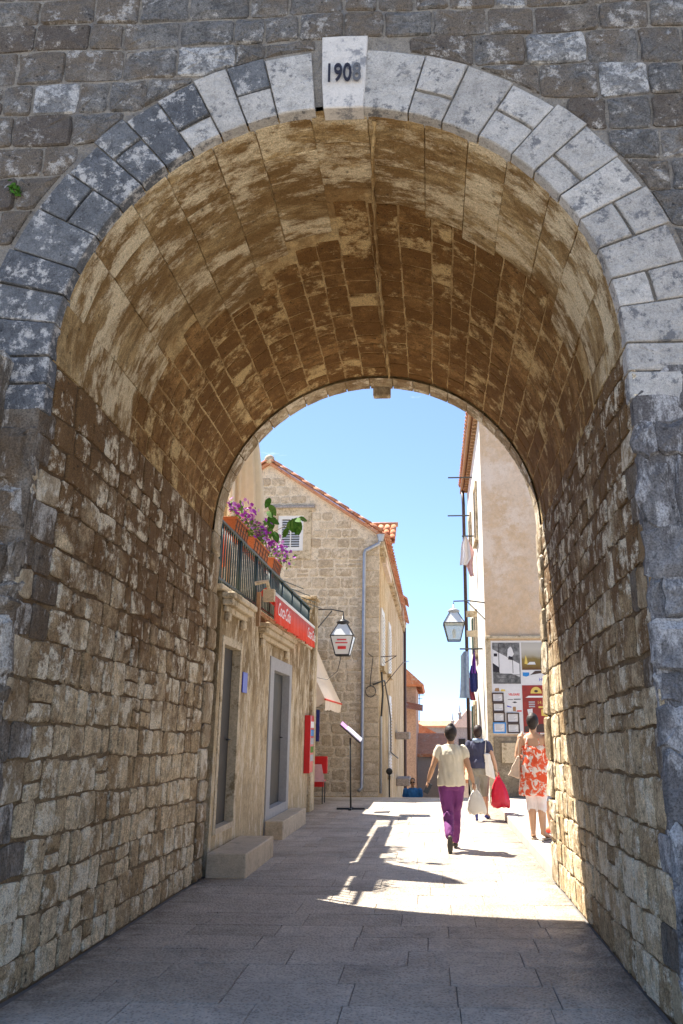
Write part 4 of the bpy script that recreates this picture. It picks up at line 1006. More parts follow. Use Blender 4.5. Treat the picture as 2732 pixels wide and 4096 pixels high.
cloth('pale_pink_shirt', (22.1, [(6.75, 1.0, 1.06), (6.4, .98, 1.22), (6.0, .98, 1.15), (5.7, 1.08, 1.2)]), .03, 'cloth_pink', 'pale pink garment drying beside the white shirt', 'washing', 2)
cloth('trousers', (20.6, [(3.50, .80, .90), (3.38, .72, .93), (2.9, .71, .92), (2.45, .68, .92), (2.35, .66, .94)]), .05, 'denim', 'pale blue trousers hanging from a pole', 'washing', 3)
cloth('purple_towel', (20.6, [(3.55, 1.05, 1.07), (3.2, 1.0, 1.1), (2.95, .98, 1.1)]), .03, 'purple_cloth', 'twisted purple cloth hanging above the navy garment', 'washing', 4)
cloth('navy_shirt', (20.64, [(3.15, .98, 1.08), (2.95, .93, 1.14), (2.6, .94, 1.14), (2.5, .97, 1.1)]), .05, 'navy_cloth', 'navy garment hanging beside the trousers', 'washing', 5)
cloth('maroon_shirt', (20.72, [(2.85, .92, .98), (2.5, .88, 1.04), (2.3, .95, 1.08)]), .05, 'maroon_cloth', 'maroon garment hanging below the navy one', 'washing', 6)

# ------------------------------------------------------------------ posters and framed notices
YP = YR - .004
po = tag(box('backing_board', (1.385, YP - .012, 1.49), (3.1, YP - .001, 3.62), 'paper'), 'white backing board of the posters on the plaster house', 'board')
def sheet(name, x0, x1, z0, z1, mt, lab, cat, off=.016, parent=None):
    o = box(name, (x0, YP - off - .004, z0), (x1, YP - off + .003, z1), mt, parent)
    return tag(o, lab, cat) if lab else o
def ink(pts, mt, par, off=.022, name='print'):
    V = [(x, YP - off, z) for x, z in pts]; return link(name, mesh(name, V, [tuple(range(len(V)))]), mt, par)
bw = sheet('poster', 1.42, 2.06, 2.62, 3.57, 'bw_print', 'black and white photograph poster at the top left of the board', 'poster')
ink([(1.42, 3.42), (2.04, 3.08), (2.04, 2.88), (1.42, 2.92)], 'paper', bw); ink([(1.42, 3.1), (1.56, 3.0), (1.56, 2.88), (1.42, 2.9)], 'black_text', bw, .025); ink([(1.56, 3.0), (1.76, 2.9), (1.56, 2.88)], 'paper', bw, .024)
ink([(1.45, 3.32), (1.53, 3.32), (1.53, 3.25), (1.45, 3.25)], 'black_text', bw, .025); ink([(1.58, 2.94), (2.04, 2.92), (2.04, 2.78), (1.85, 2.85), (1.58, 2.86)], 'paper', bw, .023)
for x in (1.56, 1.88): ink([(x, 3.55), (x + .012, 3.55), (x + .012, 2.86), (x, 2.86)], 'black_text', bw, .026)
for k in range(5): ink([(1.43, 2.84 - k * .045), (2.05, 2.83 - k * .045), (2.05, 2.815 - k * .045), (1.43, 2.825 - k * .045)], 'bw_print' if k % 2 else 'grey_text', bw, .024)
ink([(1.78, 3.42), (1.84, 3.48), (1.88, 3.44), (1.92, 3.3), (1.85, 3.2), (1.76, 3.24)], 'paper', bw, .027); ink([(1.80, 3.26), (1.88, 3.24), (1.9, 3.16), (1.78, 3.18)], 'black_text', bw, .029)
lp = sheet('poster', 2.10, 3.0, 2.94, 3.57, 'landscape_print', 'poster with a moody brown landscape under a grey sky', 'poster')
ink([(2.16, 3.08), (2.24, 3.06), (2.22, 3.2), (2.19, 3.28)], 'yellow_text', lp); ink([(2.22, 3.06), (2.42, 3.06), (2.4, 3.12), (2.28, 3.12)], 'paper', lp, .023)
ink([(2.52, 2.98), (2.64, 2.98), (2.64, 3.2), (2.6, 3.32), (2.55, 3.3), (2.53, 3.15)], 'stem', lp, .023)
hd = sheet('poster', 2.10, 3.0, 2.62, 2.93, 'paper', 'white poster strip with a turquoise shape and blue letters', 'poster')
ink([(2.11, 2.88), (2.26, 2.88), (2.26, 2.81), (2.19, 2.78), (2.11, 2.80)], 'frame_blue', hd); ink([(2.28, 2.82), (2.66, 2.88), (2.66, 2.92), (2.4, 2.915)], 'frame_dark', hd)
text_mesh('lettering', 'HD', .11, 'blue_text', frame_mtx((2.56, YP - .022, 2.71), (1, 0, 0), (0, 0, 1)), hd, ext=.001)
ve = sheet('poster', 1.715, 2.06, 1.53, 2.585, 'paper', 'narrow white poster with a red title line beside the framed notices', 'poster')
text_mesh('lettering', 'VELGARE', .07, 'red_text', frame_mtx((1.89, YP - .022, 2.375), (1, 0, 0), (0, 0, 1), .9, 1), ve, ext=.001, offset=.002)
ink([(1.74, 2.27), (1.86, 2.27), (1.86, 2.255), (1.74, 2.255)], 'grey_text', ve); ink([(1.88, 2.28), (2.04, 2.28), (2.04, 2.26), (1.88, 2.255)], 'grey_text', ve); ink([(1.84, 2.2), (1.9, 2.22), (1.96, 2.2), (1.9, 2.18)], 'black_text', ve)
ink([(1.72, 2.13), (1.82, 2.1), (1.82, 2.08), (1.72, 2.1)], 'blue_text', ve); ink([(1.85, 2.1), (1.92, 2.1), (1.92, 2.0), (1.85, 2.0)], 'wood', ve); ink([(1.94, 2.02), (2.05, 2.02), (2.05, 1.99), (1.94, 1.99)], 'red_text', ve)
hp = sheet('poster', 1.42, 1.71, 2.43, 2.585, 'paper', 'small pale poster with orange blots above the framed notices', 'poster')
ink([(1.44, 2.45), (1.56, 2.45), (1.54, 2.53), (1.46, 2.52)], 'wood', hp); ink([(1.58, 2.45), (1.7, 2.45), (1.68, 2.49), (1.6, 2.5)], 'yellow_text', hp)
rp = sheet('poster', 2.08, 3.0, 1.52, 2.585, 'red_print', 'dark red festival poster with a yellow half circle and white title', 'poster')
ink([(2.4 + .13 * math.cos(t), 2.40 + .15 * math.sin(t)) for t in [math.pi * k / 12 for k in range(13)]], 'yellow_text', rp)
ink([(2.4 + .045 * math.cos(t), 2.45 + .03 * math.sin(t)) for t in [6.283 * k / 10 for k in range(10)]], 'frame_dark', rp, .024)
ink([(2.22, 2.345), (2.70, 2.345), (2.70, 2.305), (2.15, 2.305)], 'white_text', rp)
text_mesh('lettering', '14.-16.', .10, 'yellow_text', frame_mtx((2.55, YP - .022, 2.19), (1, 0, 0), (0, 0, 1)), rp, ext=.001)
for k in range(3): ink([(2.22, 2.22 - k * .05), (2.36, 2.22 - k * .05), (2.36, 2.19 - k * .05), (2.22, 2.19 - k * .05)], 'paper_line', rp)
ink([(2.44, 2.11), (2.66, 2.11), (2.66, 2.07), (2.44, 2.07)], 'yellow_text', rp); ink([(2.18, 2.04), (2.3, 2.06), (2.3, 1.95), (2.2, 1.93)], 'paper', rp); ink([(2.5, 2.04), (2.64, 2.04), (2.64, 1.88), (2.5, 1.9)], 'yellow_text', rp)
ink([(2.1, 1.53), (2.98, 1.53), (2.98, 1.62), (2.5, 1.72), (2.1, 1.66)], 'frame_dark', rp); ink([(2.56, 1.6), (2.7, 1.6), (2.72, 1.72), (2.6, 1.7)], 'wood', rp, .024)
for (x0, x1, z0, z1), mt, lab in (((1.375, 1.645, 2.20, 2.415), 'frame_dark', 'dark framed notice, topmost of the left column'), ((1.385, 1.655, 1.985, 2.195), 'frame_dark', 'dark framed notice, second of the left column'),
                                   ((1.385, 1.66, 1.755, 1.98), 'frame_dark', 'dark framed notice just above the blue one'), ((1.38, 1.675, 1.51, 1.75), 'frame_blue', 'bright blue framed notice at the bottom of the left column'),
                                   ((1.70, 1.985, 1.735, 1.965), 'frame_dark', 'dark framed notice, upper of the right pair'), ((1.705, 1.99, 1.51, 1.73), 'frame_dark', 'dark framed notice, lower of the right pair')):
    fn_ = empty('framed_notice', ((x0 + x1) / 2, YP, z0), lab, 'notice', 'framed notices on the poster board')
    b = .028; yy0, yy1 = YP - .05, YP - .022
    MB().box((x0, yy0, z0), (x0 + b, yy1, z1)).box((x1 - b, yy0, z0), (x1, yy1, z1)).box((x0 + b, yy0 + .001, z1 - b), (x1 - b, yy1, z1)).box((x0 + b, yy0 + .001, z0), (x1 - b, yy1, z0 + b)).build('frame', mt, fn_)
    sp_ = box('sheet', (x0 + b, YP - .034, z0 + b), (x1 - b, YP - .024, z1 - b), 'paper', fn_)
    for k in range(5):
        zz = z1 - b - .03 - k * .026
        if zz > z0 + b + .02: box('text_line', (x0 + b + .03, YP - .037, zz), (x1 - b - .03 - .03 * (k % 3), YP - .035, zz + .009), 'paper_line', sp_)

# ------------------------------------------------------------------ houses down the street
def house(name, x0, x1, y0, y1, zb, ze, zr, wm, lab, axis='y', wins=()):
    h = empty(name, ((x0 + x1) / 2, (y0 + y1) / 2, zb), lab, 'house')
    MB().quad((x0, y0, zb), (x1, y0, zb), (x1, y0, ze), (x0, y0, ze)).quad((x1, y0, zb), (x1, y1, zb), (x1, y1, ze), (x1, y0, ze)).quad((x0, y0, zb), (x0, y1, zb), (x0, y1, ze), (x0, y0, ze)).quad((x0, y1, zb), (x1, y1, zb), (x1, y1, ze), (x0, y1, ze)).build('wall', wm, h)
    o = .35; m_ = MB()
    if axis == 'x':   # ridge along x, slopes towards and away from the viewer
        ym = (y0 + y1) / 2; a = [(x0 - o, y0 - o, ze), (x1 + o, y0 - o, ze), (x1 + o, ym, zr), (x0 - o, ym, zr), (x1 + o, y1 + o, ze), (x0 - o, y1 + o, ze)]
        F = [(0, 1, 2, 3), (3, 2, 4, 5), (0, 3, 5), (1, 4, 2)]
    else:
        xm = (x0 + x1) / 2; a = [(x0 - o, y0 - o, ze), (xm, y0 - o, zr), (xm, y1 + o, zr), (x0 - o, y1 + o, ze), (x1 + o, y0 - o, ze), (x1 + o, y1 + o, ze)]
        F = [(0, 1, 2, 3), (1, 4, 5, 2), (0, 4, 1), (3, 2, 5)]
    r = link('roof', mesh('roof', a, F), 'tile', h)
    so = r.modifiers.new('thick', 'SOLIDIFY'); so.thickness = .18; so.offset = 1
    for wx, wz, ww, wh in wins:
        p_ = box('window', (wx, y0 - .05, wz), (wx + ww, y0 - .003, wz + wh), 'dark_void', h)
        box('window_frame', (wx - .08, y0 - .04, wz - .1), (wx + ww + .08, y0 - .002, wz + wh + .08), 'white_paint', p_)
    return h
house('brick_house', -5.5, -.95, 47, 56, -5, 4.0, 6.4, 'brick_red', 'red brick house with orange roof edges behind the stone house')
tag(MB().add([(-4.5, 45.9, 3.4), (-.55, 45.9, 2.62), (-.55, 47, 3.0), (-4.5, 47, 3.75)], [(0, 1, 2, 3)]).build('tiled_canopy', 'tile'), 'upper tiled canopy on the red brick house', 'canopy')
house('pale_house', -6, -.2, 58, 68, -6, 1.3, 3.0, 'far_plaster', 'pale pink house with a low tiled roof down the street', 'y', ((-1.0, -.6, .5, 1.0),))
house('grey_house', -3.2, .45, 50, 56, -6, .1, 1.3, 'grey_frame', 'small grey house low beside the stairs', 'x')
house('long_house', -4, 3.4, 80, 92, -8, 1.9, 2.5, 'grey_stone', 'long stone house with a low orange roof behind the woman in the cream top', 'x', ((-.6, -.6, .7, 1.1), (.9, -.6, .7, 1.1)))
house('ochre_house', -1.2, 1.4, 66, 74, -8, -1.6, -.6, 'far_plaster', 'ochre house with a sunlit tiled roof low in the street', 'x')
house('rose_house', 1.3, 6, 44, 52, -6, -1.0, .2, 'far_plaster', 'rose coloured house below the stairs on the right', 'x', ((2.2, -2.6, .5, .8),))
chh = empty('church', (2.6, 78, -8), 'stone church tower with small pinnacles at the street end', 'church')
MB().box((1.9, 76, -8), (4.6, 82, 1.9)).build('tower', 'grey_stone', chh)
MB().add([(1.7, 75.8, 1.9), (4.8, 75.8, 1.9), (4.8, 82.2, 1.9), (1.7, 82.2, 1.9), (3.25, 75.8, 3.6), (3.25, 82.2, 3.6)], [(0, 1, 4), (1, 2, 5, 4), (2, 3, 5), (3, 0, 4, 5)]).build('roof', 'far_plaster', chh)
for x in (1.8, 2.45, 3.25):
    zz = 1.9 + (x - 1.7) * 1.1 if x < 3.3 else 3.6
    MB().ring([(x, 75.8, zz - .1, .16, .16), (x, 75.8, zz + .25, .12, .12), (x, 75.8, zz + .45, .2, .2), (x, 75.8, zz + .55, .06, .06), (x, 75.8, zz + 1.1, .03, .03)], 8).build('pinnacle', 'grey_stone', chh)
for x in (2.3, 3.4): box('belfry_opening', (x, 75.93, -.4), (x + .6, 75.99, .9), 'dark_void', chh)
an = MB().tube([(-.95, 60, 2.2), (-.95, 60, 4.2)], .025, 5).tube([(-1.3, 60, 4.1), (-.6, 60, 4.1)], .02, 5).tube([(-1.2, 60, 3.85), (-.75, 60, 3.85)], .02, 5)
tag(an.build('roof_aerial', 'iron'), 'thin television aerial above the pale house', 'aerial')
# ------------------------------------------------------------------ people
def remesh(mb, vox, mtx, smooth=4):
    me = mesh('tmp', mb.V, mb.F); o = bpy.data.objects.new('tmp', me); col.objects.link(o)
    r = o.modifiers.new('r', 'REMESH'); r.mode = 'VOXEL'; r.voxel_size = vox; r.use_smooth_shade = True
    s_ = o.modifiers.new('s', 'SMOOTH'); s_.iterations = smooth; s_.factor = .5
    dg = bpy.context.evaluated_depsgraph_get(); out = bpy.data.meshes.new_from_object(o.evaluated_get(dg))
    bpy.data.objects.remove(o); out.transform(mtx); out.polygons.foreach_set('use_smooth', [True] * len(out.polygons)); return out
def limb(mb, pts, rs, n=10):
    """tapered limb with ball joints"""
    P_ = []; Q_ = []
    pts = [Vector(p) for p in pts]
    for i in range(len(pts) - 1):
        for k in range(4): t = k / 4; P_.append(pts[i].lerp(pts[i + 1], t)); Q_.append(rs[i] + (rs[i + 1] - rs[i]) * t + (.006 * math.sin(t * math.pi) if rs[i] > .03 else 0))
    P_.append(pts[-1]); Q_.append(rs[-1]); mb.tube(P_, Q_, n)
    for p, r in zip(pts, rs): mb.ball(p, r * .98, 10, 6)
    return mb
def hand(mb, wrist, d, side, curl=.5):
    d = Vector(d).normalized(); w_ = Vector(wrist); sd = d.cross(Vector((side, .15, 0))).normalized(); pn = sd.cross(d).normalized()
    c = w_ + d * .045
    for k in range(4): mb.ball(w_ + d * (.02 + .018 * k), (.019 + .004 * k), 8, 6)
    for k in range(4):
        b = w_ + d * .08 + sd * (.030 - k * .020); L = (.062, .072, .068, .052)[k]
        m1 = b + d * L * .5 - pn * (side * curl * .012); m2 = b + d * L * .85 - pn * (side * curl * .04)
        mb.tube([w_ + d * .05 + sd * (.022 - k * .015), b, m1, m2], [.011, .010, .009, .007], 7)
    mb.tube([w_ + d * .03 + sd * .018, w_ + d * .06 + sd * .048 - pn * side * .008, w_ + d * .09 + sd * .052 - pn * side * .02], [.013, .011, .008], 7)
def shoe(mb, ankle, toe, r=.038):
    a, t = Vector(ankle), Vector(toe); h = a + (a - t).normalized() * .03
    mb.tube([h, a.lerp(t, .3), a.lerp(t, .7), t], [(.034, .03), (.036, .034), (.044, .026), (.03, .016)], 10); mb.ball(t, (.034, .034, .018), 8, 6)
def person(lab, loc, rz, skin, J, hair, hair_parts, face_y=1):
    root = empty('person', loc, lab, 'person'); mtx = Matrix.Translation(loc) @ Matrix.Rotation(rz, 4, 'Z'); root['mtx_note'] = 0
    del root['mtx_note']
    b = MB(); s = J['s']
    hz = J['head']; hx = J.get('hx', 0)
    b.ball((hx, .01, hz), (.072, .090, .112), 16, 12); b.ball((hx, .055, hz - .065), (.045, .045, .05), 10, 8)
    b.ball((hx, .105, hz - .02), (.012, .022, .022), 8, 6)
    for sx in (-1, 1): b.ball((hx + sx * .074, .0, hz - .015), (.012, .022, .032), 8, 6)
    b.tube([(hx, 0, hz - .06), (hx * .6, -.012, hz - .13), (0, -.012, J['sz'] - .02)], [.05, .05, .062], 12)
    b.ring([(0, 0, J['hip'] - .06, .13 * s, .10 * s), (0, 0, J['hip'] + .04, .158 * s, .115 * s), (0, 0, J['hip'] + .2, .128 * s, .095 * s), (0, 0, J['hip'] + .34, .145 * s, .10 * s), (0, 0, J['sz'] - .03, .155 * s, .085 * s), (0, -.005, J['sz'] + .03, .09 * s, .06 * s), (0, -.008, J['sz'] + .05, .05, .045)], 16)
    for side, a in (('L', -1), ('R', 1)):
        sh, el, wr = J['arm' + side]; limb(b, [sh, el, wr], [.047 * s, .037 * s, .024]); b.ball(sh, .055 * s, 10, 8)
        hd = (Vector(wr) - Vector(el)).normalized() * .5 + Vector((0, 0, -.5)); hand(b, wr, hd, a)
        hp, kn, an_, to = J['leg' + side]; limb(b, [hp, kn, an_], [.082 * s, .056 * s, .034]); 
        c_ = Vector(kn).lerp(Vector(an_), .3) + Vector((0, -.018, 0)); b.ball(c_, (.05 * s, .05 * s, .10), 10, 8); shoe(b, an_, to, .03)
    link('body', remesh(b, .0085, mtx), skin, root)
    h = MB()
    for c_, r in hair_parts: h.ball((c_[0] + hx, c_[1], c_[2] + hz), r, 14, 10)
    link('hair', remesh(h, .008, mtx, 2), hair, root)
    for sx in (-1, 1):
        e = MB().ball((hx + sx * .032, .094, hz + .005), (.012, .006, .007), 8, 6); me = mesh('eye', e.V, e.F, True); me.transform(mtx); link('eye', me, 'black_text', root)
    mo = MB().ball((hx, .092, hz - .062), (.024, .008, .007), 8, 6); me = mesh('mouth', mo.V, mo.F, True); me.transform(mtx); link('mouth', me, 'red_text' if 0 else 'maroon_cloth', root)
    return root, mtx
from mathutils import noise as mnoise
def garment(name, mb, mat, root, mtx, vox=.011, sm=5, fold=.013):
    me = remesh(mb, vox, mtx, sm)
    if name in ('shoes', 'sole', 'sandals'): fold = 0
    if fold:
        me.update(); off = Vector((len(name) * 3.7, 0, 0)); nr = [Vector(v.normal) for v in me.vertices]
        for v, n_ in zip(me.vertices, nr):
            p = Vector(v.co); q = Vector((p.x * 17, p.y * 17, p.z * 6 + p.x * 7)) + off
            v.co = p + n_ * fold * (mnoise.noise(q) * 1.1 + .55 * abs(mnoise.noise(q * 2.1)) - .1)
        me.update()
    return link(name, me, mat, root)
HB = [((0, -.018, .016), (.088, .100, .112)), ((0, -.05, -.05), (.06, .05, .06))]

def pants(J, s, to, r_end, wz, ex=.014):
    b = MB(); b.ring([(0, 0, J['hip'] - .10, .135 * s + ex, .105 * s + ex), (0, -.012, J['hip'] - .0, .165 * s + ex, .125 * s + ex), (0, 0, J['hip'] + .10, .15 * s + ex, .105 * s + ex), (0, 0, wz, .135 * s + ex, .10 * s + ex)], 18)
    for side in 'LR':
        hp, kn, an_, t_ = [Vector(v) for v in J['leg' + side]]
        if to >= 1.5: b.ball(kn.lerp(an_, .3) + Vector((0, -.018, 0)), (.05 * s + ex, .05 * s + ex, .12), 10, 8); b.ball(kn, .062 * s + ex, 10, 8)
        if to >= 1: e = kn.lerp(an_, to - 1); limb(b, [hp + Vector((0, 0, -.02)), kn, e], [.086 * s + ex, .058 * s + ex, r_end])
        else: e = hp.lerp(kn, to); limb(b, [hp, e], [.085 * s + ex, r_end])
    return b
def shirt(J, s, hem, hemr, sl=.5, loose=.02):
    b = MB(); ex = loose
    b.ring([(0, 0, hem, hemr[0], hemr[1]), (0, 0, hem + .1, hemr[0] - .004, hemr[1] - .004), (0, 0, J['hip'] + .24, .135 * s + ex * 1.3, .10 * s + ex * 1.2), (0, 0, J['hip'] + .36, .150 * s + ex, .105 * s + ex), (0, 0, J['sz'] - .04, .158 * s + ex * .6, .092 * s + ex * .6), (0, -.004, J['sz'] + .025, .115 * s, .07 * s), (0, -.008, J['sz'] + .05, .075 * s, .062)], 18)
    for side in 'LR':
        sh, el, wr = [Vector(v) for v in J['arm' + side]]; limb(b, [sh + Vector((0, 0, -.0)), sh.lerp(el, sl)], [.063 * s, .050 * s + ex * .35])
    return b

# woman in the cream top
JA = dict(s=1.0, head=1.525, sz=1.335, hip=.88, armL=((-.165, 0, 1.315), (-.255, -.04, 1.08), (-.315, .05, .90)), armR=((.165, 0, 1.315), (.235, -.05, 1.08), (.30, .0, .88)),
          legL=((-.085, 0, .87), (-.05, .02, .47), (-.05, -.29, .20), (-.05, -.27, .035)), legR=((.085, 0, .87), (.06, .15, .48), (.045, .20, .085), (.06, .36, .025)))
pa_, mA = person('woman in cream top and purple trousers walking away with a white bag', (.245, 11.72, 0), rad(2), 'skin_tan', JA, 'hair_dark', HB + [((.0, -.04, .105), (.042, .042, .038))])
garment('top', shirt(JA, 1.0, .83, (.195, .172), .42, .03), 'cloth_cream', pa_, mA)
garment('trousers', pants(JA, .98, 1.93, .056, .93, .018), 'cloth_purple', pa_, mA)
sb = MB(); shoe(sb, (-.05, -.31, .19), (-.05, -.275, .03)); shoe(sb, (.045, .19, .05), (.06, .36, .02))
garment('shoes', sb, 'shoe_dark', pa_, mA, .009, 3)
sole = MB().ball((-.05, -.325, .10), (.042, .014, .125), 12, 8); garment('sole', sole, 'shoe_dark', pa_, mA, .008, 2)
def wpt(m_, p): return m_ @ Vector(p)
def carrier(name, top, w_, h, d, mat, lab, lean=0, handle=.16, cat='bag'):
    """soft carrier bag hanging from a hand"""
    x, y, z = top; r = empty(name, (x, y, z - h), lab, cat)
    b = MB(); rng = random.Random(len(lab)); V = []; F = []; n = 20
    lev = [(0, .10, .10), (.12, .30, .3), (.3, .62, .65), (.55, .86, .9), (.8, 1.0, 1.0), (.95, .97, .95), (1.0, .85, .7)]
    for t, a, c_ in lev:
        for k in range(n):
            th = 6.2832 * k / n; f_ = 1 + .13 * math.sin(5 * th + t * 3) + .08 * math.sin(9 * th + 2 + t * 5) + rng.uniform(-.05, .05)
            V.append((x + lean * t + math.copysign(abs(math.cos(th)) ** .7, math.cos(th)) * w_ / 2 * a * f_, y + math.copysign(abs(math.sin(th)) ** .7, math.sin(th)) * d / 2 * c_ * f_, z - h * t + (.02 * math.sin(4 * th) if t > .9 else 0)))
    for i in range(len(lev) - 1):
        for k in range(n): k2 = (k + 1) % n; F.append((i * n + k, i * n + k2, (i + 1) * n + k2, (i + 1) * n + k))
    F.append(tuple(range(n))); F.append(tuple((len(lev) - 1) * n + k for k in range(n)))
    link('pouch', mesh('pouch', V, F, True), mat, r)
    MB().tube([(x - .02, y, z - .02), (x - .012, y, z + handle * .3), (x + .012, y, z + handle * .3), (x + .02, y, z - .02)], .008, 6).build('handle', mat, r, True)
    return r
hp = wpt(mA, (.325, .0, .80)); carrier('plastic_bag', (hp.x, hp.y, hp.z), .25, .33, .15, 'tote', 'crumpled white plastic bag in the hand of the woman in cream', .02)
hp = wpt(mA, (-.335, .06, .82))
ph_ = MB().box((-.035, -.012, -.07), (.035, .012, .07)); me = mesh('wallet', ph_.V, ph_.F); me.transform(Matrix.Translation(hp + Vector((.01, -.01, -.03))) @ Matrix.Rotation(rad(28), 4, 'Y')); tag(link('wallet', me, 'phone'), 'black wallet or phone held by the woman in cream', 'wallet')

# woman in the dark shirt
JB = dict(s=1.06, head=1.545, sz=1.35, hip=.88, armL=((-.175, 0, 1.325), (-.25, -.02, 1.08), (-.27, .10, .86)), armR=((.175, 0, 1.325), (.265, -.02, 1.09), (.325, .03, .87)),
          legL=((-.085, 0, .87), (-.07, -.03, .46), (-.07, -.30, .20), (-.06, -.27, .035)), legR=((.085, 0, .87), (.10, .15, .48), (.12, .17, .085), (.17, .32, .025)))
pb, mB = person('woman in dark blue shirt and grey shorts walking with shopping bags', (.83, 15.6, 0), rad(-2), 'skin', JB, 'hair_brown', HB + [((0, -.03, -.03), (.076, .07, .085))])
garment('shirt', shirt(JB, 1.06, .90, (.20, .175), .5, .018), 'cloth_navy', pb, mB)
hood = MB().tube([(-.09, -.02, 1.395), (-.05, -.075, 1.385), (.05, -.075, 1.385), (.09, -.02, 1.395)], [.03, .04, .04, .03], 10); garment('hood', hood, 'denim', pb, mB, .009, 3)
garment('shorts', pants(JB, 1.08, 1.12, .072, 1.0, .018), 'cloth_grey', pb, mB)
sb = MB(); shoe(sb, (-.07, -.31, .19), (-.06, -.275, .03)); shoe(sb, (.12, .16, .05), (.17, .32, .02)); garment('shoes', sb, 'shoe_blue', pb, mB, .009, 3)
hp = wpt(mB, (.35, .03, .78)); carrier('red_bag', (hp.x, hp.y, hp.z), .33, .56, .2, 'bag_red', 'bright red carrier bag in the right hand of the woman in blue', .03)
tb = empty('tote_bag', wpt(mB, (.17, -.16, .75)), 'cream cloth tote hanging from the shoulder of the woman in blue', 'bag')
V = [(.10, -.15, 1.16), (.215, -.13, 1.16), (.30, -.13, .70), (.12, -.17, .78), (.10, -.10, 1.16), (.215, -.08, 1.16), (.30, -.07, .70), (.12, -.10, .78)]
t_ = MB().add(V, [(0, 1, 2, 3), (7, 6, 5, 4), (0, 4, 5, 1), (1, 5, 6, 2), (2, 6, 7, 3), (3, 7, 4, 0)]); garment('pouch', t_, 'tote', tb, mB, .012, 6)
st_ = MB().tube([(.12, -.12, 1.15), (.14, -.075, 1.38), (.15, .02, 1.41), (.16, .1, 1.3)], .009, 6); me = mesh('strap', st_.V, st_.F, True); me.transform(mB); link('strap', me, 'tote', tb)

# woman in the floral dress
JC = dict(s=1.08, head=1.56, sz=1.365, hip=.90, armL=((-.17, 0, 1.34), (-.235, -.02, 1.09), (-.14, .19, 1.05)), armR=((.17, 0, 1.34), (.255, -.03, 1.11), (.19, .19, 1.10)),
          legL=((-.085, 0, .89), (-.06, .015, .47), (-.055, -.01, .09), (-.075, .16, .025)), legR=((.085, 0, .89), (.07, .02, .47), (.085, -.03, .09), (.16, .13, .025)))
pc, mC = person('woman in red and white floral dress standing by the gate wall', (1.41, 11.88, .12), rad(-14), 'skin', JC, 'hair_dark', HB + [((0, -.03, .10), (.045, .045, .03))])
d_ = MB(); d_.ring([(0, 0, .58, .235, .185), (0, 0, .72, .225, .175), (0, 0, .92, .20, .155), (0, 0, 1.10, .165, .13), (0, 0, 1.20, .172, .125), (0, .02, 1.265, .165, .10)], 22)
for sx in (-1, 1): d_.tube([(sx * .10, -.10, 1.19), (sx * .075, -.075, 1.33), (sx * .085, 0, 1.41), (sx * .09, .08, 1.25)], .016, 8)
garment('dress', d_, 'floral', pc, mC, .011, 3)
garment('leggings', pants(JC, 1.06, 1.28, .06, .95, .012), 'cloth_white', pc, mC)
sb = MB()
for an_, to in (((-.055, -.03, .02), (-.078, .17, .012)), ((.085, -.05, .02), (.165, .14, .012))): sb.tube([an_, Vector(an_).lerp(Vector(to), .5), to], [(.036, .012), (.042, .012), (.036, .01)], 10); sb.tube([Vector(an_).lerp(Vector(to), .55) + Vector((-.045, 0, 0)), Vector(an_).lerp(Vector(to), .62) + Vector((0, .01, .05)), Vector(an_).lerp(Vector(to), .55) + Vector((.045, 0, 0))], .009, 6)
garment('sandals', sb, 'sandal', pc, mC, .007, 1)
hb = empty('shoulder_bag', wpt(mC, (-.27, -.05, .9)), 'beige shoulder bag at the side of the woman in the floral dress', 'bag')
b_ = MB().add([(-.19, -.12, 1.10), (-.22, -.12, 1.10), (-.36, -.12, .84), (-.20, -.12, .80), (-.19, .02, 1.10), (-.22, .02, 1.10), (-.36, .04, .84), (-.20, .04, .80)], [(0, 1, 2, 3), (7, 6, 5, 4), (0, 4, 5, 1), (1, 5, 6, 2), (2, 6, 7, 3), (3, 7, 4, 0)])
garment('pouch', b_, 'bag_beige', hb, mC, .012, 7)
st_ = MB().tube([(-.21, -.06, 1.09), (-.20, -.06, 1.3), (-.15, -.02, 1.42), (-.16, .06, 1.3), (-.21, 0, 1.09)], .01, 6); me = mesh('strap', st_.V, st_.F, True); me.transform(mC); link('strap', me, 'bag_beige', hb)

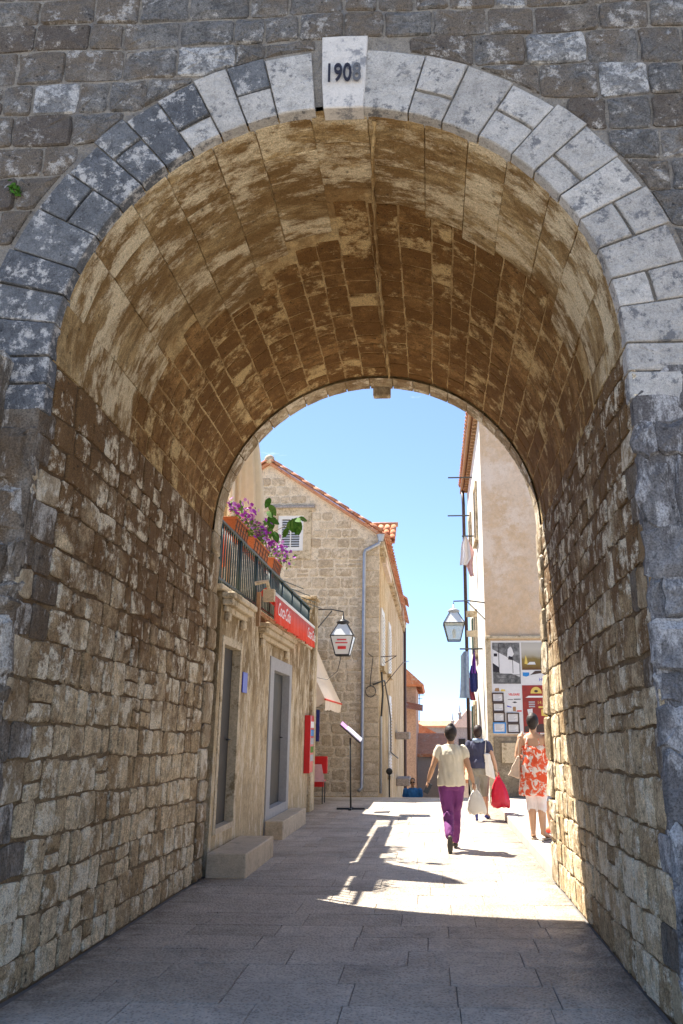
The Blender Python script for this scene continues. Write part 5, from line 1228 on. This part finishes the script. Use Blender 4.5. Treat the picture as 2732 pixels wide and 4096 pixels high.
# person almost hidden by the gate wall
JD = dict(s=1.0, head=1.50, sz=1.31, hip=.87, armL=((-.165, 0, 1.29), (-.27, .05, 1.09), (-.30, .22, 1.10)), armR=((.165, 0, 1.29), (.24, -.02, 1.05), (.26, .06, .84)),
          legL=((-.085, 0, .86), (-.09, .03, .46), (-.08, .0, .09), (-.12, .15, .025)), legR=((.085, 0, .86), (.085, .04, .46), (.08, .03, .09), (.1, .18, .025)))
pd, mD = person('person in pink top and blue skirt mostly hidden behind the gate wall', (1.77, 12.6, .12), rad(20), 'skin', JD, 'hair_brown', HB)
garment('top', shirt(JD, 1.0, .88, (.18, .135), .8, .02), 'cloth_pink', pd, mD)
sk = MB().ring([(0, 0, .46, .22, .17), (0, 0, .7, .20, .16), (0, 0, .92, .165, .125), (0, 0, .98, .15, .11)], 18); garment('skirt', sk, 'denim', pd, mD)
sb = MB(); shoe(sb, (-.08, -.01, .05), (-.12, .15, .02)); shoe(sb, (.08, .02, .05), (.1, .18, .02)); garment('shoes', sb, 'red_fabric', pd, mD, .009, 2)

# man in blue coming up the stairs
JE = dict(s=1.2, head=1.60, sz=1.40, hip=.92, armL=((-.205, 0, 1.375), (-.28, -.03, 1.1), (-.29, .08, .86)), armR=((.205, 0, 1.375), (.28, -.03, 1.1), (.29, .08, .86)),
          legL=((-.09, 0, .91), (-.09, .12, .50), (-.09, .08, .09), (-.1, .24, .025)), legR=((.09, 0, .91), (.09, .0, .48), (.09, -.14, .1), (.1, .0, .025)))
pe, mE = person('man in bright blue shirt and sunglasses coming up the stairs', (-.62, 25.05, -1.50), rad(180), 'skin_tan', JE, 'hair_dark', [((0, -.015, .03), (.079, .09, .10))])
garment('shirt', shirt(JE, 1.2, .88, (.21, .16), .55, .016), 'cloth_blue', pe, mE)
garment('trousers', pants(JE, 1.1, 1.9, .055, 1.0), 'cloth_grey', pe, mE)
sb = MB(); shoe(sb, (-.09, .07, .05), (-.1, .24, .02)); shoe(sb, (.09, -.15, .06), (.1, .0, .02)); garment('shoes', sb, 'shoe_dark', pe, mE, .009, 2)
gl = MB()
for sx in (-1, 1): gl.ball((sx * .033, .105, 1.607), (.03, .012, .02), 10, 6); gl.tube([(sx * .06, .10, 1.61), (sx * .082, .0, 1.61)], .005, 5)
gl.tube([(-.02, .11, 1.612), (.02, .11, 1.612)], .006, 5); me = mesh('sunglasses', gl.V, gl.F, True); me.transform(mE); link('sunglasses', me, 'phone', pe)
